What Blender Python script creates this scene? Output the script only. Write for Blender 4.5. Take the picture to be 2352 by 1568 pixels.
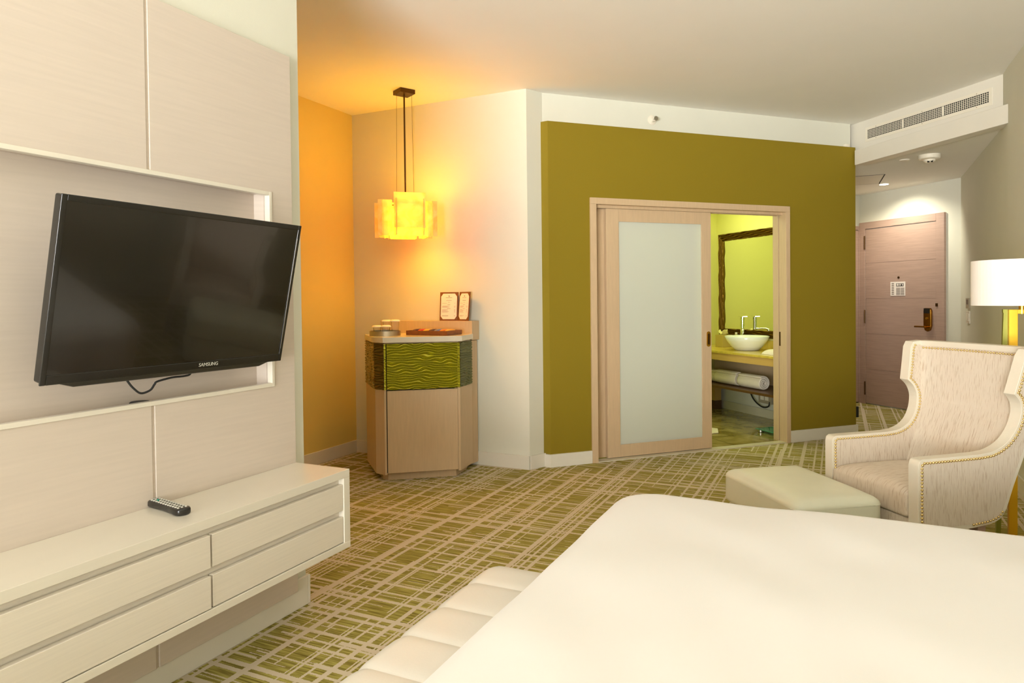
import bpy, bmesh, math, random
from math import sin, cos, pi, radians, sqrt
from mathutils import Vector, Matrix, noise

random.seed(7)
scn = bpy.context.scene
for o in list(bpy.data.objects): bpy.data.objects.remove(o, do_unlink=True)
C = scn.collection

# ------------------------------------------------------------------ camera, world, light, exposure
YAW, PITCH, ROLL = 0.44214, 0.016422, -0.011023
def setup_camera():
    c = bpy.data.cameras.new('camera'); o = bpy.data.objects.new('camera', c); C.objects.link(o)
    c.sensor_fit = 'HORIZONTAL'; c.sensor_width = 36.0
    c.lens = 1585.448 / 2352 * 36.0
    c.shift_y = -(784 - 713.76) / 2352
    c.clip_start = 0.05
    rh = Vector((cos(YAW), sin(YAW), 0)); fh = Vector((-sin(YAW), cos(YAW), 0)); z = Vector((0, 0, 1))
    fwd = fh * cos(PITCH) - z * sin(PITCH); up = z * cos(PITCH) + fh * sin(PITCH)
    R = rh * cos(ROLL) + up * sin(ROLL); U = up * cos(ROLL) - rh * sin(ROLL)
    m = Matrix(((R.x, U.x, -fwd.x, 0), (R.y, U.y, -fwd.y, 0), (R.z, U.z, -fwd.z, 1.3), (0, 0, 0, 1)))
    o.matrix_world = m
    scn.camera = o
setup_camera()
w = bpy.data.worlds.new('World'); scn.world = w; w.use_nodes = True
w.node_tree.nodes['Background'].inputs[0].default_value = (0.95, 0.93, 0.88, 1)
w.node_tree.nodes['Background'].inputs[1].default_value = 1.0
scn.view_settings.view_transform = 'Standard'; scn.view_settings.look = 'None'
scn.view_settings.gamma = 1.0; scn.view_settings.use_curve_mapping = False
scn.view_settings.exposure = 0.0

def light(name, kind, loc, energy, color, size=0.1, size_y=None, direction=None, spot=None, blend=0.5, spread=None):
    l = bpy.data.lights.new(name, kind); l.energy = energy; l.color = color
    o = bpy.data.objects.new(name, l); C.objects.link(o); o.location = loc
    if kind == 'AREA':
        l.size = size
        if size_y: l.shape = 'RECTANGLE'; l.size_y = size_y
        if spread: l.spread = spread
    else: l.shadow_soft_size = size
    if spot: l.spot_size = spot; l.spot_blend = blend
    if direction: o.rotation_euler = Vector(direction).to_track_quat('-Z', 'Y').to_euler()
    return o

WARM = (0.97, 0.975, 0.98)
# daylight entering through the big window behind the camera
light('window_daylight', 'AREA', (-0.5, -4.02, 1.45), 228, WARM, 2.9, 2.2, (0, 1, 0.33), spread=radians(77))

# ------------------------------------------------------------------ materials
MATS = {}
def nodes_of(name):
    m = bpy.data.materials.new(name); m.use_nodes = True
    nt = m.node_tree; b = nt.nodes['Principled BSDF']
    return m, nt, b
def srgb(r, g, b):
    f = lambda v: (v / 255 / 12.92) if v / 255 <= 0.04045 else ((v / 255 + 0.055) / 1.055) ** 2.4
    return (f(r), f(g), f(b), 1)
def mat(name, col, rough=0.6, metal=0.0, noise_scale=None, noise_amt=0.06, bump=0.0, bump_scale=200,
        stretch=(1, 1, 1), emis=None, estr=0, trans=0, coat=0, spec=None, sheen=0, ior=None):
    m, nt, b = nodes_of(name)
    if len(col) == 3: col = (*col, 1)
    b.inputs['Base Color'].default_value = col
    b.inputs['Roughness'].default_value = rough; b.inputs['Metallic'].default_value = metal
    b.inputs['Transmission Weight'].default_value = trans; b.inputs['Coat Weight'].default_value = coat
    b.inputs['Sheen Weight'].default_value = sheen
    if spec is not None: b.inputs['Specular IOR Level'].default_value = spec
    if ior: b.inputs['IOR'].default_value = ior
    if emis: b.inputs['Emission Color'].default_value = (*emis[:3], 1); b.inputs['Emission Strength'].default_value = estr
    tc = nt.nodes.new('ShaderNodeTexCoord'); mp = nt.nodes.new('ShaderNodeMapping')
    mp.inputs['Scale'].default_value = stretch
    nt.links.new(tc.outputs['Object'], mp.inputs['Vector'])
    if noise_scale:
        n = nt.nodes.new('ShaderNodeTexNoise'); n.inputs['Scale'].default_value = noise_scale; n.inputs['Detail'].default_value = 4
        nt.links.new(mp.outputs[0], n.inputs['Vector'])
        mr = nt.nodes.new('ShaderNodeMapRange'); mr.inputs['From Min'].default_value = 0.25; mr.inputs['From Max'].default_value = 0.75
        mr.inputs['To Min'].default_value = 1 - noise_amt; mr.inputs['To Max'].default_value = 1 + noise_amt
        nt.links.new(n.outputs['Fac'], mr.inputs['Value'])
        mx = nt.nodes.new('ShaderNodeMix'); mx.data_type = 'RGBA'; mx.blend_type = 'MULTIPLY'; mx.inputs['Factor'].default_value = 1
        mx.inputs['A'].default_value = col; nt.links.new(mr.outputs[0], mx.inputs['B'])
        nt.links.new(mx.outputs['Result'], b.inputs['Base Color'])
    if bump:
        n2 = nt.nodes.new('ShaderNodeTexNoise'); n2.inputs['Scale'].default_value = bump_scale; n2.inputs['Detail'].default_value = 3
        nt.links.new(mp.outputs[0], n2.inputs['Vector'])
        bp = nt.nodes.new('ShaderNodeBump'); bp.inputs['Strength'].default_value = bump; bp.inputs['Distance'].default_value = 0.002
        nt.links.new(n2.outputs['Fac'], bp.inputs['Height']); nt.links.new(bp.outputs[0], b.inputs['Normal'])
    MATS[name] = m
    return m

M_wall = mat('cream_wall_paint', srgb(224, 222, 204), 0.75, noise_scale=3, noise_amt=0.02, bump=0.15, bump_scale=260)
M_alcove_lit = mat('alcove_wall_lamp_yellow', srgb(226, 204, 116), 0.75, noise_scale=3, noise_amt=0.02)  # yellow spill of the pendant lamp painted into the wall colour
M_ceil = mat('ceiling_paint', srgb(248, 245, 236), 0.85, noise_scale=2, noise_amt=0.015, bump=0.1, bump_scale=300)
M_trimw = mat('white_trim_paint', srgb(230, 224, 208), 0.45, noise_scale=5, noise_amt=0.02)
M_olive = mat('olive_wall_vinyl', srgb(136, 115, 0), 0.8, noise_scale=500, noise_amt=0.12, bump=0.3, bump_scale=500)
M_panel = mat('pinkish_oak_veneer', srgb(209, 195, 179), 0.5, noise_scale=9, noise_amt=0.035, stretch=(1, 0.4, 10))
M_console = mat('ivory_lacquer', srgb(228, 220, 202), 0.28, noise_scale=12, noise_amt=0.02, stretch=(1, 0.4, 9), coat=0.25)
M_drawer = mat('ivory_oak_drawer', srgb(226, 216, 198), 0.42, noise_scale=14, noise_amt=0.04, stretch=(1, 0.3, 14))
M_seam = mat('seam_shadow_line', srgb(196, 168, 138), 0.6)
M_doorw = mat('rose_oak_veneer', srgb(178, 150, 134), 0.5, noise_scale=14, noise_amt=0.11, stretch=(0.35, 0.35, 9), bump=0.1, bump_scale=60)
M_frame = mat('tan_oak_frame', srgb(206, 178, 140), 0.5, noise_scale=12, noise_amt=0.05, stretch=(6, 6, 0.6))
M_cab = mat('tan_oak_cabinet', srgb(208, 180, 142), 0.45, noise_scale=14, noise_amt=0.05, stretch=(6, 6, 0.5))
M_black = mat('black_gloss_plastic', (0.012, 0.011, 0.009), 0.22, spec=0.6)
M_bezel = mat('dark_bezel_plastic', (0.03, 0.027, 0.02), 0.3)
M_screen = mat('tv_screen_glass', (0.006, 0.005, 0.004), 0.12, spec=0.7, coat=0.35)
M_rubber = mat('black_rubber', (0.01, 0.01, 0.01), 0.6)
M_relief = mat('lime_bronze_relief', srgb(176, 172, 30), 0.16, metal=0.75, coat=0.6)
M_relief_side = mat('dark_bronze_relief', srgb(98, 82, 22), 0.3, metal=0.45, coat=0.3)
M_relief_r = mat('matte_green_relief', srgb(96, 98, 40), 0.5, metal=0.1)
M_stone = mat('cream_stone_top', srgb(232, 222, 200), 0.18, noise_scale=20, noise_amt=0.03, coat=0.3)
M_brass = mat('brass', srgb(214, 165, 60), 0.28, metal=1.0)
M_brassdk = mat('aged_brass', srgb(150, 104, 34), 0.25, metal=1.0)
M_nail = mat('antique_brass_nail', srgb(232, 204, 140), 0.25, metal=0.9)
M_gold = mat('gold_painted_steel', srgb(232, 178, 10), 0.35, metal=0.35)
M_greenframe = mat('green_patina_steel', srgb(150, 150, 50), 0.4, metal=0.3)
M_darkbronze = mat('dark_bronze', srgb(88, 62, 28), 0.35, metal=0.8)
M_chrome = mat('chrome', (0.82, 0.82, 0.8), 0.08, metal=1.0)
M_steel = mat('brushed_steel', (0.5, 0.47, 0.4), 0.35, metal=1.0)
M_leather = mat('cream_leather', srgb(228, 219, 199), 0.4, noise_scale=8, noise_amt=0.02, bump=0.15, bump_scale=150)
M_leather2 = mat('ivory_bench_leather', srgb(224, 218, 206), 0.42, noise_scale=5, noise_amt=0.025, bump=0.1, bump_scale=160)
M_leather3 = mat('pale_green_leather', srgb(230, 230, 206), 0.42, noise_scale=4, noise_amt=0.06, bump=0.12, bump_scale=120)
M_sheet = mat('white_cotton', srgb(232, 228, 222), 0.85, noise_scale=2, noise_amt=0.01, sheen=0.2)
M_boxspring = mat('taupe_upholstery', srgb(170, 146, 118), 0.8, noise_scale=60, noise_amt=0.06)
M_shade = mat('white_linen_shade', srgb(250, 243, 232), 0.8, noise_scale=90, noise_amt=0.015, emis=(1, 0.93, 0.82), estr=0.12)
M_towel = mat('white_terry', srgb(238, 226, 208), 0.95, noise_scale=220, noise_amt=0.08, bump=0.8, bump_scale=260)
M_towel_y = mat('yellow_terry', srgb(214, 200, 90), 0.95, noise_scale=220, noise_amt=0.08, bump=0.8, bump_scale=260)
M_ceramic = mat('white_ceramic', (0.88, 0.88, 0.84), 0.08, coat=0.5)
M_counter = mat('yellow_marble', srgb(214, 186, 76), 0.18, noise_scale=7, noise_amt=0.14, stretch=(1, 3, 1))
M_woodlt = mat('light_oak_vanity', srgb(205, 166, 92), 0.45, noise_scale=10, noise_amt=0.06, stretch=(5, 0.4, 5))
M_wooddk = mat('dark_walnut', srgb(90, 56, 28), 0.35, noise_scale=16, noise_amt=0.15, stretch=(5, 0.4, 5))
M_traywood = mat('brown_tray_wood', srgb(134, 76, 30), 0.5, noise_scale=40, noise_amt=0.2)
M_bathwall = mat('bathroom_yellow_paint', srgb(226, 220, 128), 0.6)
M_bathlime = mat('bathroom_lime_paint', srgb(188, 206, 48), 0.6)
M_bathlow = mat('bathroom_stone_skirting', srgb(214, 206, 180), 0.35, noise_scale=5, noise_amt=0.05)
M_mirror = mat('mirror_glass', (0.93, 0.95, 0.9), 0.01, metal=1.0)
M_mframe = mat('bronze_ripple_frame', srgb(120, 88, 18), 0.3, metal=0.8)
M_glassg = mat('green_glass', srgb(120, 220, 170), 0.05, trans=0.7, ior=1.45)
M_glass = mat('clear_glass', (0.98, 0.98, 0.97), 0.02, trans=0.96, ior=1.3)
M_paper = mat('white_paper', srgb(244, 234, 222), 0.7)
M_ink = mat('grey_ink', srgb(120, 105, 92), 0.8)
M_inkdk = mat('dark_ink', srgb(50, 44, 38), 0.8)
M_cover = mat('brown_leather_cover', srgb(124, 72, 30), 0.5, noise_scale=80, noise_amt=0.15)
M_plastic = mat('white_plastic', srgb(236, 228, 208), 0.4)
M_greypl = mat('grey_plastic', srgb(170, 158, 132), 0.45)
M_dark = mat('dark_void', (0.02, 0.017, 0.01), 0.9)
M_flower = mat('cream_petals', srgb(240, 230, 150), 0.8)
M_box = mat('olive_card_box', srgb(190, 166, 84), 0.55)
M_lotion = mat('pale_lotion', srgb(206, 200, 90), 0.2, trans=0.4)
M_button = mat('grey_button', srgb(196, 192, 176), 0.5)
M_greenbtn = mat('green_button', srgb(20, 150, 120), 0.5)
M_red = mat('red_wrapper', srgb(190, 50, 30), 0.4); M_orange = mat('orange_wrapper', srgb(230, 130, 20), 0.4)
M_purple = mat('plum_wrapper', srgb(70, 24, 40), 0.35); M_blue = mat('blue_wrapper', srgb(110, 120, 170), 0.4)
M_amber = mat('amber_wrapper', srgb(236, 170, 40), 0.4)
M_bulb = mat('bulb_glow', (1, 0.9, 0.6), 0.5, emis=(1.0, 0.78, 0.25), estr=25)
M_down = mat('downlight_glow', (1, 1, 0.9), 0.5, emis=(1.0, 0.95, 0.8), estr=14)

def frosted_glass():
    m, nt, b = nodes_of('frosted_door_glass')
    b.inputs['Base Color'].default_value = srgb(248, 249, 236); b.inputs['Roughness'].default_value = 0.35
    b.inputs['Coat Weight'].default_value = 0.3; b.inputs['Coat Roughness'].default_value = 0.15
    t = nt.nodes.new('ShaderNodeBsdfTranslucent'); t.inputs[0].default_value = srgb(228, 232, 205)
    mx = nt.nodes.new('ShaderNodeMixShader'); mx.inputs[0].default_value = 0.40
    nt.links.new(b.outputs[0], mx.inputs[1]); nt.links.new(t.outputs[0], mx.inputs[2])
    nt.links.new(mx.outputs[0], nt.nodes['Material Output'].inputs[0])
    return m
M_frost = frosted_glass()
def alabaster():
    m, nt, b = nodes_of('veined_alabaster')
    tc = nt.nodes.new('ShaderNodeTexCoord'); n = nt.nodes.new('ShaderNodeTexNoise'); n.inputs['Scale'].default_value = 9; n.inputs['Detail'].default_value = 6
    n.inputs['Distortion'].default_value = 1.2
    nt.links.new(tc.outputs['Object'], n.inputs['Vector'])
    cr = nt.nodes.new('ShaderNodeValToRGB'); cr.color_ramp.elements[0].position = 0.35; cr.color_ramp.elements[1].position = 0.6
    cr.color_ramp.elements[0].color = srgb(250, 214, 150); cr.color_ramp.elements[1].color = srgb(255, 240, 206)
    nt.links.new(n.outputs['Fac'], cr.inputs[0]); nt.links.new(cr.outputs[0], b.inputs['Base Color'])
    b.inputs['Roughness'].default_value = 0.4
    t = nt.nodes.new('ShaderNodeBsdfTranslucent'); nt.links.new(cr.outputs[0], t.inputs[0])
    b.inputs['Emission Color'].default_value = (1.0, 0.55, 0.12, 1); b.inputs['Emission Strength'].default_value = 0.38
    mx = nt.nodes.new('ShaderNodeMixShader'); mx.inputs[0].default_value = 0.45
    nt.links.new(b.outputs[0], mx.inputs[1]); nt.links.new(t.outputs[0], mx.inputs[2])
    tr = nt.nodes.new('ShaderNodeBsdfTransparent'); tr.inputs[0].default_value = (1, 0.8, 0.45, 1)
    m2 = nt.nodes.new('ShaderNodeMixShader'); m2.inputs[0].default_value = 0.42
    nt.links.new(mx.outputs[0], m2.inputs[1]); nt.links.new(tr.outputs[0], m2.inputs[2])
    nt.links.new(m2.outputs[0], nt.nodes['Material Output'].inputs[0])
    return m
M_alab = alabaster()

class NG:
    """small helper for maths node graphs"""
    def __init__(s, nt): s.nt = nt
    def m(s, op, a, b=None, c=None):
        n = s.nt.nodes.new('ShaderNodeMath'); n.operation = op
        for i, v in enumerate((a, b, c)):
            if v is None: continue
            if isinstance(v, (int, float)): n.inputs[i].default_value = v
            else: s.nt.links.new(v, n.inputs[i])
        return n.outputs[0]
    def wn(s, *co):
        n = s.nt.nodes.new('ShaderNodeTexWhiteNoise'); n.noise_dimensions = '3D'
        cb = s.nt.nodes.new('ShaderNodeCombineXYZ')
        for i, v in enumerate(co):
            if isinstance(v, (int, float)): cb.inputs[i].default_value = v
            else: s.nt.links.new(v, cb.inputs[i])
        s.nt.links.new(cb.outputs[0], n.inputs['Vector'])
        return n.outputs['Value']
    def mix(s, fac, a, b):
        n = s.nt.nodes.new('ShaderNodeMix'); n.data_type = 'RGBA'
        for k, v in (('Factor', fac), ('A', a), ('B', b)):
            if isinstance(v, (int, float, tuple)): n.inputs[k].default_value = v
            else: s.nt.links.new(v, n.inputs[k])
        return n.outputs['Result']

def carpet():
    m, nt, b = nodes_of('olive_grid_carpet'); g = NG(nt)
    tc = nt.nodes.new('ShaderNodeTexCoord'); sp = nt.nodes.new('ShaderNodeSeparateXYZ')
    nt.links.new(tc.outputs['Object'], sp.inputs[0])
    nz = nt.nodes.new('ShaderNodeTexNoise'); nz.inputs['Scale'].default_value = 220; nz.inputs['Detail'].default_value = 2
    nt.links.new(tc.outputs['Object'], nz.inputs['Vector'])
    jit = g.m('MULTIPLY', g.m('SUBTRACT', nz.outputs['Fac'], 0.5), 0.010)
    X = g.m('ADD', sp.outputs[0], jit); Y = g.m('ADD', sp.outputs[1], jit)
    def layer(across, along, period, width, seg, prob, seed):
        u = g.m('DIVIDE', g.m('ADD', across, 50 + seed * 0.137), period)
        i = g.m('FLOOR', u); loc = g.m('MULTIPLY', g.m('FRACT', u), period)
        r1 = g.wn(i, seed, 1.5); r2 = g.wn(i, seed, 7.5); r3 = g.wn(i, seed, 12.5)
        cen = g.m('ADD', g.m('MULTIPLY', r1, period - width * 1.3), width * 0.65)
        hw = g.m('MULTIPLY', g.m('ADD', g.m('MULTIPLY', r2, 0.75), 0.5), width * 0.5)
        band = g.m('LESS_THAN', g.m('ABSOLUTE', g.m('SUBTRACT', loc, cen)), hw)
        k = g.m('FLOOR', g.m('ADD', g.m('DIVIDE', along, seg), g.m('MULTIPLY', r3, 13)))
        on = g.m('LESS_THAN', g.wn(i, k, seed + 3.5), prob)
        return g.m('MULTIPLY', band, on)
    Ls = [layer(X, Y, 0.135, 0.023, 1.1, 0.88, 1), layer(X, Y, 0.092, 0.012, 0.5, 0.70, 2), layer(X, Y, 0.075, 0.008, 0.33, 0.34, 3),
          layer(Y, X, 0.098, 0.019, 0.36, 0.74, 4), layer(Y, X, 0.070, 0.010, 0.24, 0.50, 5), layer(Y, X, 0.040, 0.0045, 0.14, 0.30, 6),
          layer(Y, X, 0.29, 0.022, 0.6, 0.6, 9)]
    tot = Ls[0]
    for l in Ls[1:]: tot = g.m('MAXIMUM', tot, l)
    # fine stripes inside the olive blocks
    mp = nt.nodes.new('ShaderNodeMapping'); mp.inputs['Scale'].default_value = (6, 130, 1); nt.links.new(tc.outputs['Object'], mp.inputs[0])
    n2 = nt.nodes.new('ShaderNodeTexNoise'); n2.inputs['Scale'].default_value = 1; n2.inputs['Detail'].default_value = 3; nt.links.new(mp.outputs[0], n2.inputs['Vector'])
    n3 = nt.nodes.new('ShaderNodeTexNoise'); n3.inputs['Scale'].default_value = 700; nt.links.new(tc.outputs['Object'], n3.inputs['Vector'])
    st = nt.nodes.new('ShaderNodeMapRange'); st.inputs['From Min'].default_value = 0.35; st.inputs['From Max'].default_value = 0.65; nt.links.new(n2.outputs['Fac'], st.inputs[0])
    olive = g.mix(st.outputs[0], srgb(116, 102, 22), srgb(184, 172, 84))
    col = g.mix(tot, olive, srgb(214, 200, 172))
    pile = nt.nodes.new('ShaderNodeMapRange'); pile.inputs['From Min'].default_value = 0.3; pile.inputs['From Max'].default_value = 0.7
    pile.inputs['To Min'].default_value = 0.86; pile.inputs['To Max'].default_value = 1.1; nt.links.new(n3.outputs['Fac'], pile.inputs[0])
    mx = nt.nodes.new('ShaderNodeMix'); mx.data_type = 'RGBA'; mx.blend_type = 'MULTIPLY'; mx.inputs['Factor'].default_value = 1
    nt.links.new(col, mx.inputs['A']); nt.links.new(pile.outputs[0], mx.inputs['B'])
    nt.links.new(mx.outputs['Result'], b.inputs['Base Color']); b.inputs['Roughness'].default_value = 0.95
    bp = nt.nodes.new('ShaderNodeBump'); bp.inputs['Strength'].default_value = 0.4; bp.inputs['Distance'].default_value = 0.003
    nt.links.new(n3.outputs['Fac'], bp.inputs['Height']); nt.links.new(bp.outputs[0], b.inputs['Normal'])
    return m
M_carpet = carpet()

def chair_fabric(scale=(270, 270, 17)):
    m, nt, b = nodes_of('slub_weave_fabric'); g = NG(nt)
    tc = nt.nodes.new('ShaderNodeTexCoord'); mp = nt.nodes.new('ShaderNodeMapping'); mp.inputs['Scale'].default_value = scale
    mp.inputs['Rotation'].default_value = (0.12, 0.12, 0)
    nt.links.new(tc.outputs['Object'], mp.inputs[0])
    n = nt.nodes.new('ShaderNodeTexNoise'); n.inputs['Scale'].default_value = 1; n.inputs['Detail'].default_value = 2; nt.links.new(mp.outputs[0], n.inputs['Vector'])
    cr = nt.nodes.new('ShaderNodeValToRGB'); cr.color_ramp.elements[0].position = 0.33; cr.color_ramp.elements[1].position = 0.45
    cr.color_ramp.elements[0].color = srgb(194, 173, 148); cr.color_ramp.elements[1].color = srgb(220, 206, 186)
    nt.links.new(n.outputs['Fac'], cr.inputs[0]); nt.links.new(cr.outputs[0], b.inputs['Base Color'])
    b.inputs['Roughness'].default_value = 0.85
    bp = nt.nodes.new('ShaderNodeBump'); bp.inputs['Strength'].default_value = 0.35; bp.inputs['Distance'].default_value = 0.002
    nt.links.new(n.outputs['Fac'], bp.inputs['Height']); nt.links.new(bp.outputs[0], b.inputs['Normal'])
    return m
M_fabric = chair_fabric()
M_fabric_back = chair_fabric((270, 17, 17))        # same cloth, grain laid up the leaning back and along the seat

def bath_floor():
    m, nt, b = nodes_of('polished_olive_marble_tile'); g = NG(nt)
    tc = nt.nodes.new('ShaderNodeTexCoord')
    n = nt.nodes.new('ShaderNodeTexNoise'); n.inputs['Scale'].default_value = 5; n.inputs['Detail'].default_value = 8; n.inputs['Distortion'].default_value = 1.5
    nt.links.new(tc.outputs['Object'], n.inputs['Vector'])
    cr = nt.nodes.new('ShaderNodeValToRGB'); cr.color_ramp.elements[0].position = 0.3; cr.color_ramp.elements[1].position = 0.7
    cr.color_ramp.elements[0].color = srgb(136, 118, 48); cr.color_ramp.elements[1].color = srgb(190, 172, 108)
    nt.links.new(n.outputs['Fac'], cr.inputs[0])
    br = nt.nodes.new('ShaderNodeTexBrick'); br.inputs['Scale'].default_value = 1.0; br.offset = 0
    br.inputs['Brick Width'].default_value = 0.45; br.inputs['Row Height'].default_value = 0.45; br.inputs['Mortar Size'].default_value = 0.003
    nt.links.new(tc.outputs['Object'], br.inputs['Vector'])
    col = g.mix(br.outputs['Fac'], cr.outputs[0], srgb(84, 72, 30))
    nt.links.new(col, b.inputs['Base Color']); b.inputs['Roughness'].default_value = 0.07
    return m
M_bfloor = bath_floor()

# ------------------------------------------------------------------ geometry helpers
def box(bm, x0, x1, y0, y1, z0, z1):
    v = [bm.verts.new(p) for p in ((x0, y0, z0), (x1, y0, z0), (x1, y1, z0), (x0, y1, z0), (x0, y0, z1), (x1, y0, z1), (x1, y1, z1), (x0, y1, z1))]
    for f in ((0, 3, 2, 1), (4, 5, 6, 7), (0, 1, 5, 4), (1, 2, 6, 5), (2, 3, 7, 6), (3, 0, 4, 7)): bm.faces.new([v[i] for i in f])
def prism(bm, pts, z0, z1):
    """vertical prism from a plan polygon"""
    a = [bm.verts.new((p[0], p[1], z0)) for p in pts]; b = [bm.verts.new((p[0], p[1], z1)) for p in pts]
    n = len(pts); bm.faces.new(a[::-1]); bm.faces.new(b)
    for i in range(n): bm.faces.new((a[i], a[(i + 1) % n], b[(i + 1) % n], b[i]))
def extrude_profile(bm, pts, fn0, fn1):
    a = [bm.verts.new(fn0(*p)) for p in pts]; b = [bm.verts.new(fn1(*p)) for p in pts]
    n = len(pts); bm.faces.new(a[::-1]); bm.faces.new(b)
    for i in range(n): bm.faces.new((a[i], a[(i + 1) % n], b[(i + 1) % n], b[i]))
def lathe(bm, prof, seg=32, cx=0, cy=0, sx=1, sy=1):
    rings = []
    for r, z in prof:
        rings.append([bm.verts.new((cx + r * sx * cos(2 * pi * i / seg), cy + r * sy * sin(2 * pi * i / seg), z)) for i in range(seg)])
    for a, b in zip(rings, rings[1:]):
        for i in range(seg): bm.faces.new((a[i], a[(i + 1) % seg], b[(i + 1) % seg], b[i]))
    bm.faces.new(rings[0][::-1]); bm.faces.new(rings[-1])
def tube(bm, pts, r, seg=8):
    pts = [Vector(p) for p in pts]; rings = []
    for i, p in enumerate(pts):
        t = (pts[min(i + 1, len(pts) - 1)] - pts[max(i - 1, 0)]).normalized()
        a = t.orthogonal().normalized() if i == 0 else (prev - t * prev.dot(t)).normalized()
        prev = a; b = t.cross(a)
        rings.append([bm.verts.new(p + (a * cos(2 * pi * k / seg) + b * sin(2 * pi * k / seg)) * r) for k in range(seg)])
    for a, b in zip(rings, rings[1:]):
        for k in range(seg): bm.faces.new((a[k], a[(k + 1) % seg], b[(k + 1) % seg], b[k]))
    bm.faces.new(rings[0][::-1]); bm.faces.new(rings[-1])
def smooth_curve(pts, n=8):
    out = []; P = [Vector(p) for p in pts]
    for i in range(len(P) - 1):
        p0 = P[max(i - 1, 0)]; p1 = P[i]; p2 = P[i + 1]; p3 = P[min(i + 2, len(P) - 1)]
        for k in range(n):
            t = k / n
            out.append(0.5 * ((2 * p1) + (p2 - p0) * t + (2 * p0 - 5 * p1 + 4 * p2 - p3) * t * t + (3 * p1 - p0 - 3 * p2 + p3) * t ** 3))
    out.append(P[-1]); return out
def BM(): return bmesh.new()
def bxm(*a):
    bm = BM()
    if isinstance(a[0], (int, float)): box(bm, *a)
    else:
        for q in a: box(bm, *q)
    return bm
def grid_mesh(bm, nu, nv, fn):
    v = [[bm.verts.new(fn(i / nu, j / nv)) for j in range(nv + 1)] for i in range(nu + 1)]
    for i in range(nu):
        for j in range(nv): bm.faces.new((v[i][j], v[i + 1][j], v[i + 1][j + 1], v[i][j + 1]))
    return v

def obj(name, bm, m, parent=None, bevel=0, segs=2, smooth=False, subsurf=0, loc=None, rot=None, label=None, solid=0):
    me = bpy.data.meshes.new(name)
    if isinstance(bm, bmesh.types.BMesh):
        bmesh.ops.recalc_face_normals(bm, faces=bm.faces[:]); bm.to_mesh(me); bm.free()
    else: me = bm
    if m:
        me.materials.clear(); me.materials.append(m)
    o = bpy.data.objects.new(name, me); C.objects.link(o)
    if parent: o.parent = parent
    if loc is not None: o.location = loc
    if rot is not None: o.rotation_euler = rot
    if bevel:
        b = o.modifiers.new('Bevel', 'BEVEL'); b.width = bevel; b.segments = segs; b.limit_method = 'ANGLE'; b.angle_limit = radians(40)
    if solid:
        s = o.modifiers.new('Solidify', 'SOLIDIFY'); s.thickness = solid; s.offset = 0
    if subsurf:
        s = o.modifiers.new('Subsurf', 'SUBSURF'); s.levels = subsurf; s.render_levels = subsurf
    if smooth or subsurf or bevel:
        for p in me.polygons: p.use_smooth = True
        if bevel and not smooth:
            wn = o.modifiers.new('WN', 'WEIGHTED_NORMAL'); wn.keep_sharp = True
    if label: o['label'] = label
    return o
def tag(o, label, cat, group=None):
    o['label'] = label; o['category'] = cat
    if group: o['group'] = group
    return o
def thing(name, label, cat, loc=(0, 0, 0), rz=0, group=None, rot=None):
    o = bpy.data.objects.new(name, None); C.objects.link(o); o.location = loc
    o.rotation_euler = rot if rot else (0, 0, rz); o.empty_display_size = 0.1
    return tag(o, label, cat, group)
def struct(name, bm, m, parent=None, loc=None, rz=0, **k):
    o = obj(name, bm, m, parent, loc=loc, rot=(0, 0, rz), **k)
    if not parent: o['kind'] = 'structure'
    return o
def struct_root(name, loc=(0, 0, 0), rz=0):
    o = bpy.data.objects.new(name, None); C.objects.link(o); o.location = loc; o.rotation_euler = (0, 0, rz); o['kind'] = 'structure'
    return o
def text_mesh(body, size, depth=0.0003):
    cu = bpy.data.curves.new('t', 'FONT'); cu.body = body; cu.size = size; cu.extrude = depth; cu.align_x = 'CENTER'; cu.align_y = 'CENTER'
    o = bpy.data.objects.new('t', cu); C.objects.link(o)
    bpy.context.view_layer.update()
    me = bpy.data.meshes.new_from_object(o.evaluated_get(bpy.context.evaluated_depsgraph_get()))
    bpy.data.objects.remove(o); bpy.data.curves.remove(cu)
    return me
def copy_tree(o, parent=None):
    c = o.copy(); C.objects.link(c)
    if parent is not None: c.parent = parent
    for ch in o.children: copy_tree(ch, c)
    return c

# olive-wall frame: local x runs along the olive wall, local y into the bathroom
O0 = Vector((-2.023, 4.922, 0)); RZ = math.atan2(0.716, 0.698)
def ow(s, t, z=0): return Vector((O0.x + s * cos(RZ) - t * sin(RZ), O0.y + s * sin(RZ) + t * cos(RZ), z))
CEIL = 2.895

# ------------------------------------------------------------------ the shell
struct('floor', bxm(-4.2, 2.2, -4.5, 10.2, -0.1, 0), M_carpet)
struct('ceiling', bxm(-4.2, 2.2, -4.5, 10.2, CEIL, CEIL + 0.1), M_ceil)
NY0, NY1, NZ0, NZ1 = 0.35, 2.085, 0.967, 1.735        # niche
WX = -2.083
struct('wall_left', bxm((-4.0, -2.15, -4.1, 2.29, 0, CEIL), (-2.15, WX, -4.1, NY0 - .02, 0, CEIL), (-2.15, WX, NY1 + .02, 2.29, 0, CEIL),
       (-2.15, WX, NY0 - .02, NY1 + .02, 0, NZ0 - .02), (-2.15, WX, NY0 - .02, NY1 + .02, NZ1 + .02, CEIL)), M_wall)
struct('wall_alcove', bxm(-3.9, -3.774, 2.29, 4.95, 0, CEIL), M_alcove_lit)
struct('wall_back', bxm(-3.9, -2.135, 4.801, 4.93, 0, CEIL), M_wall)
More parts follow.
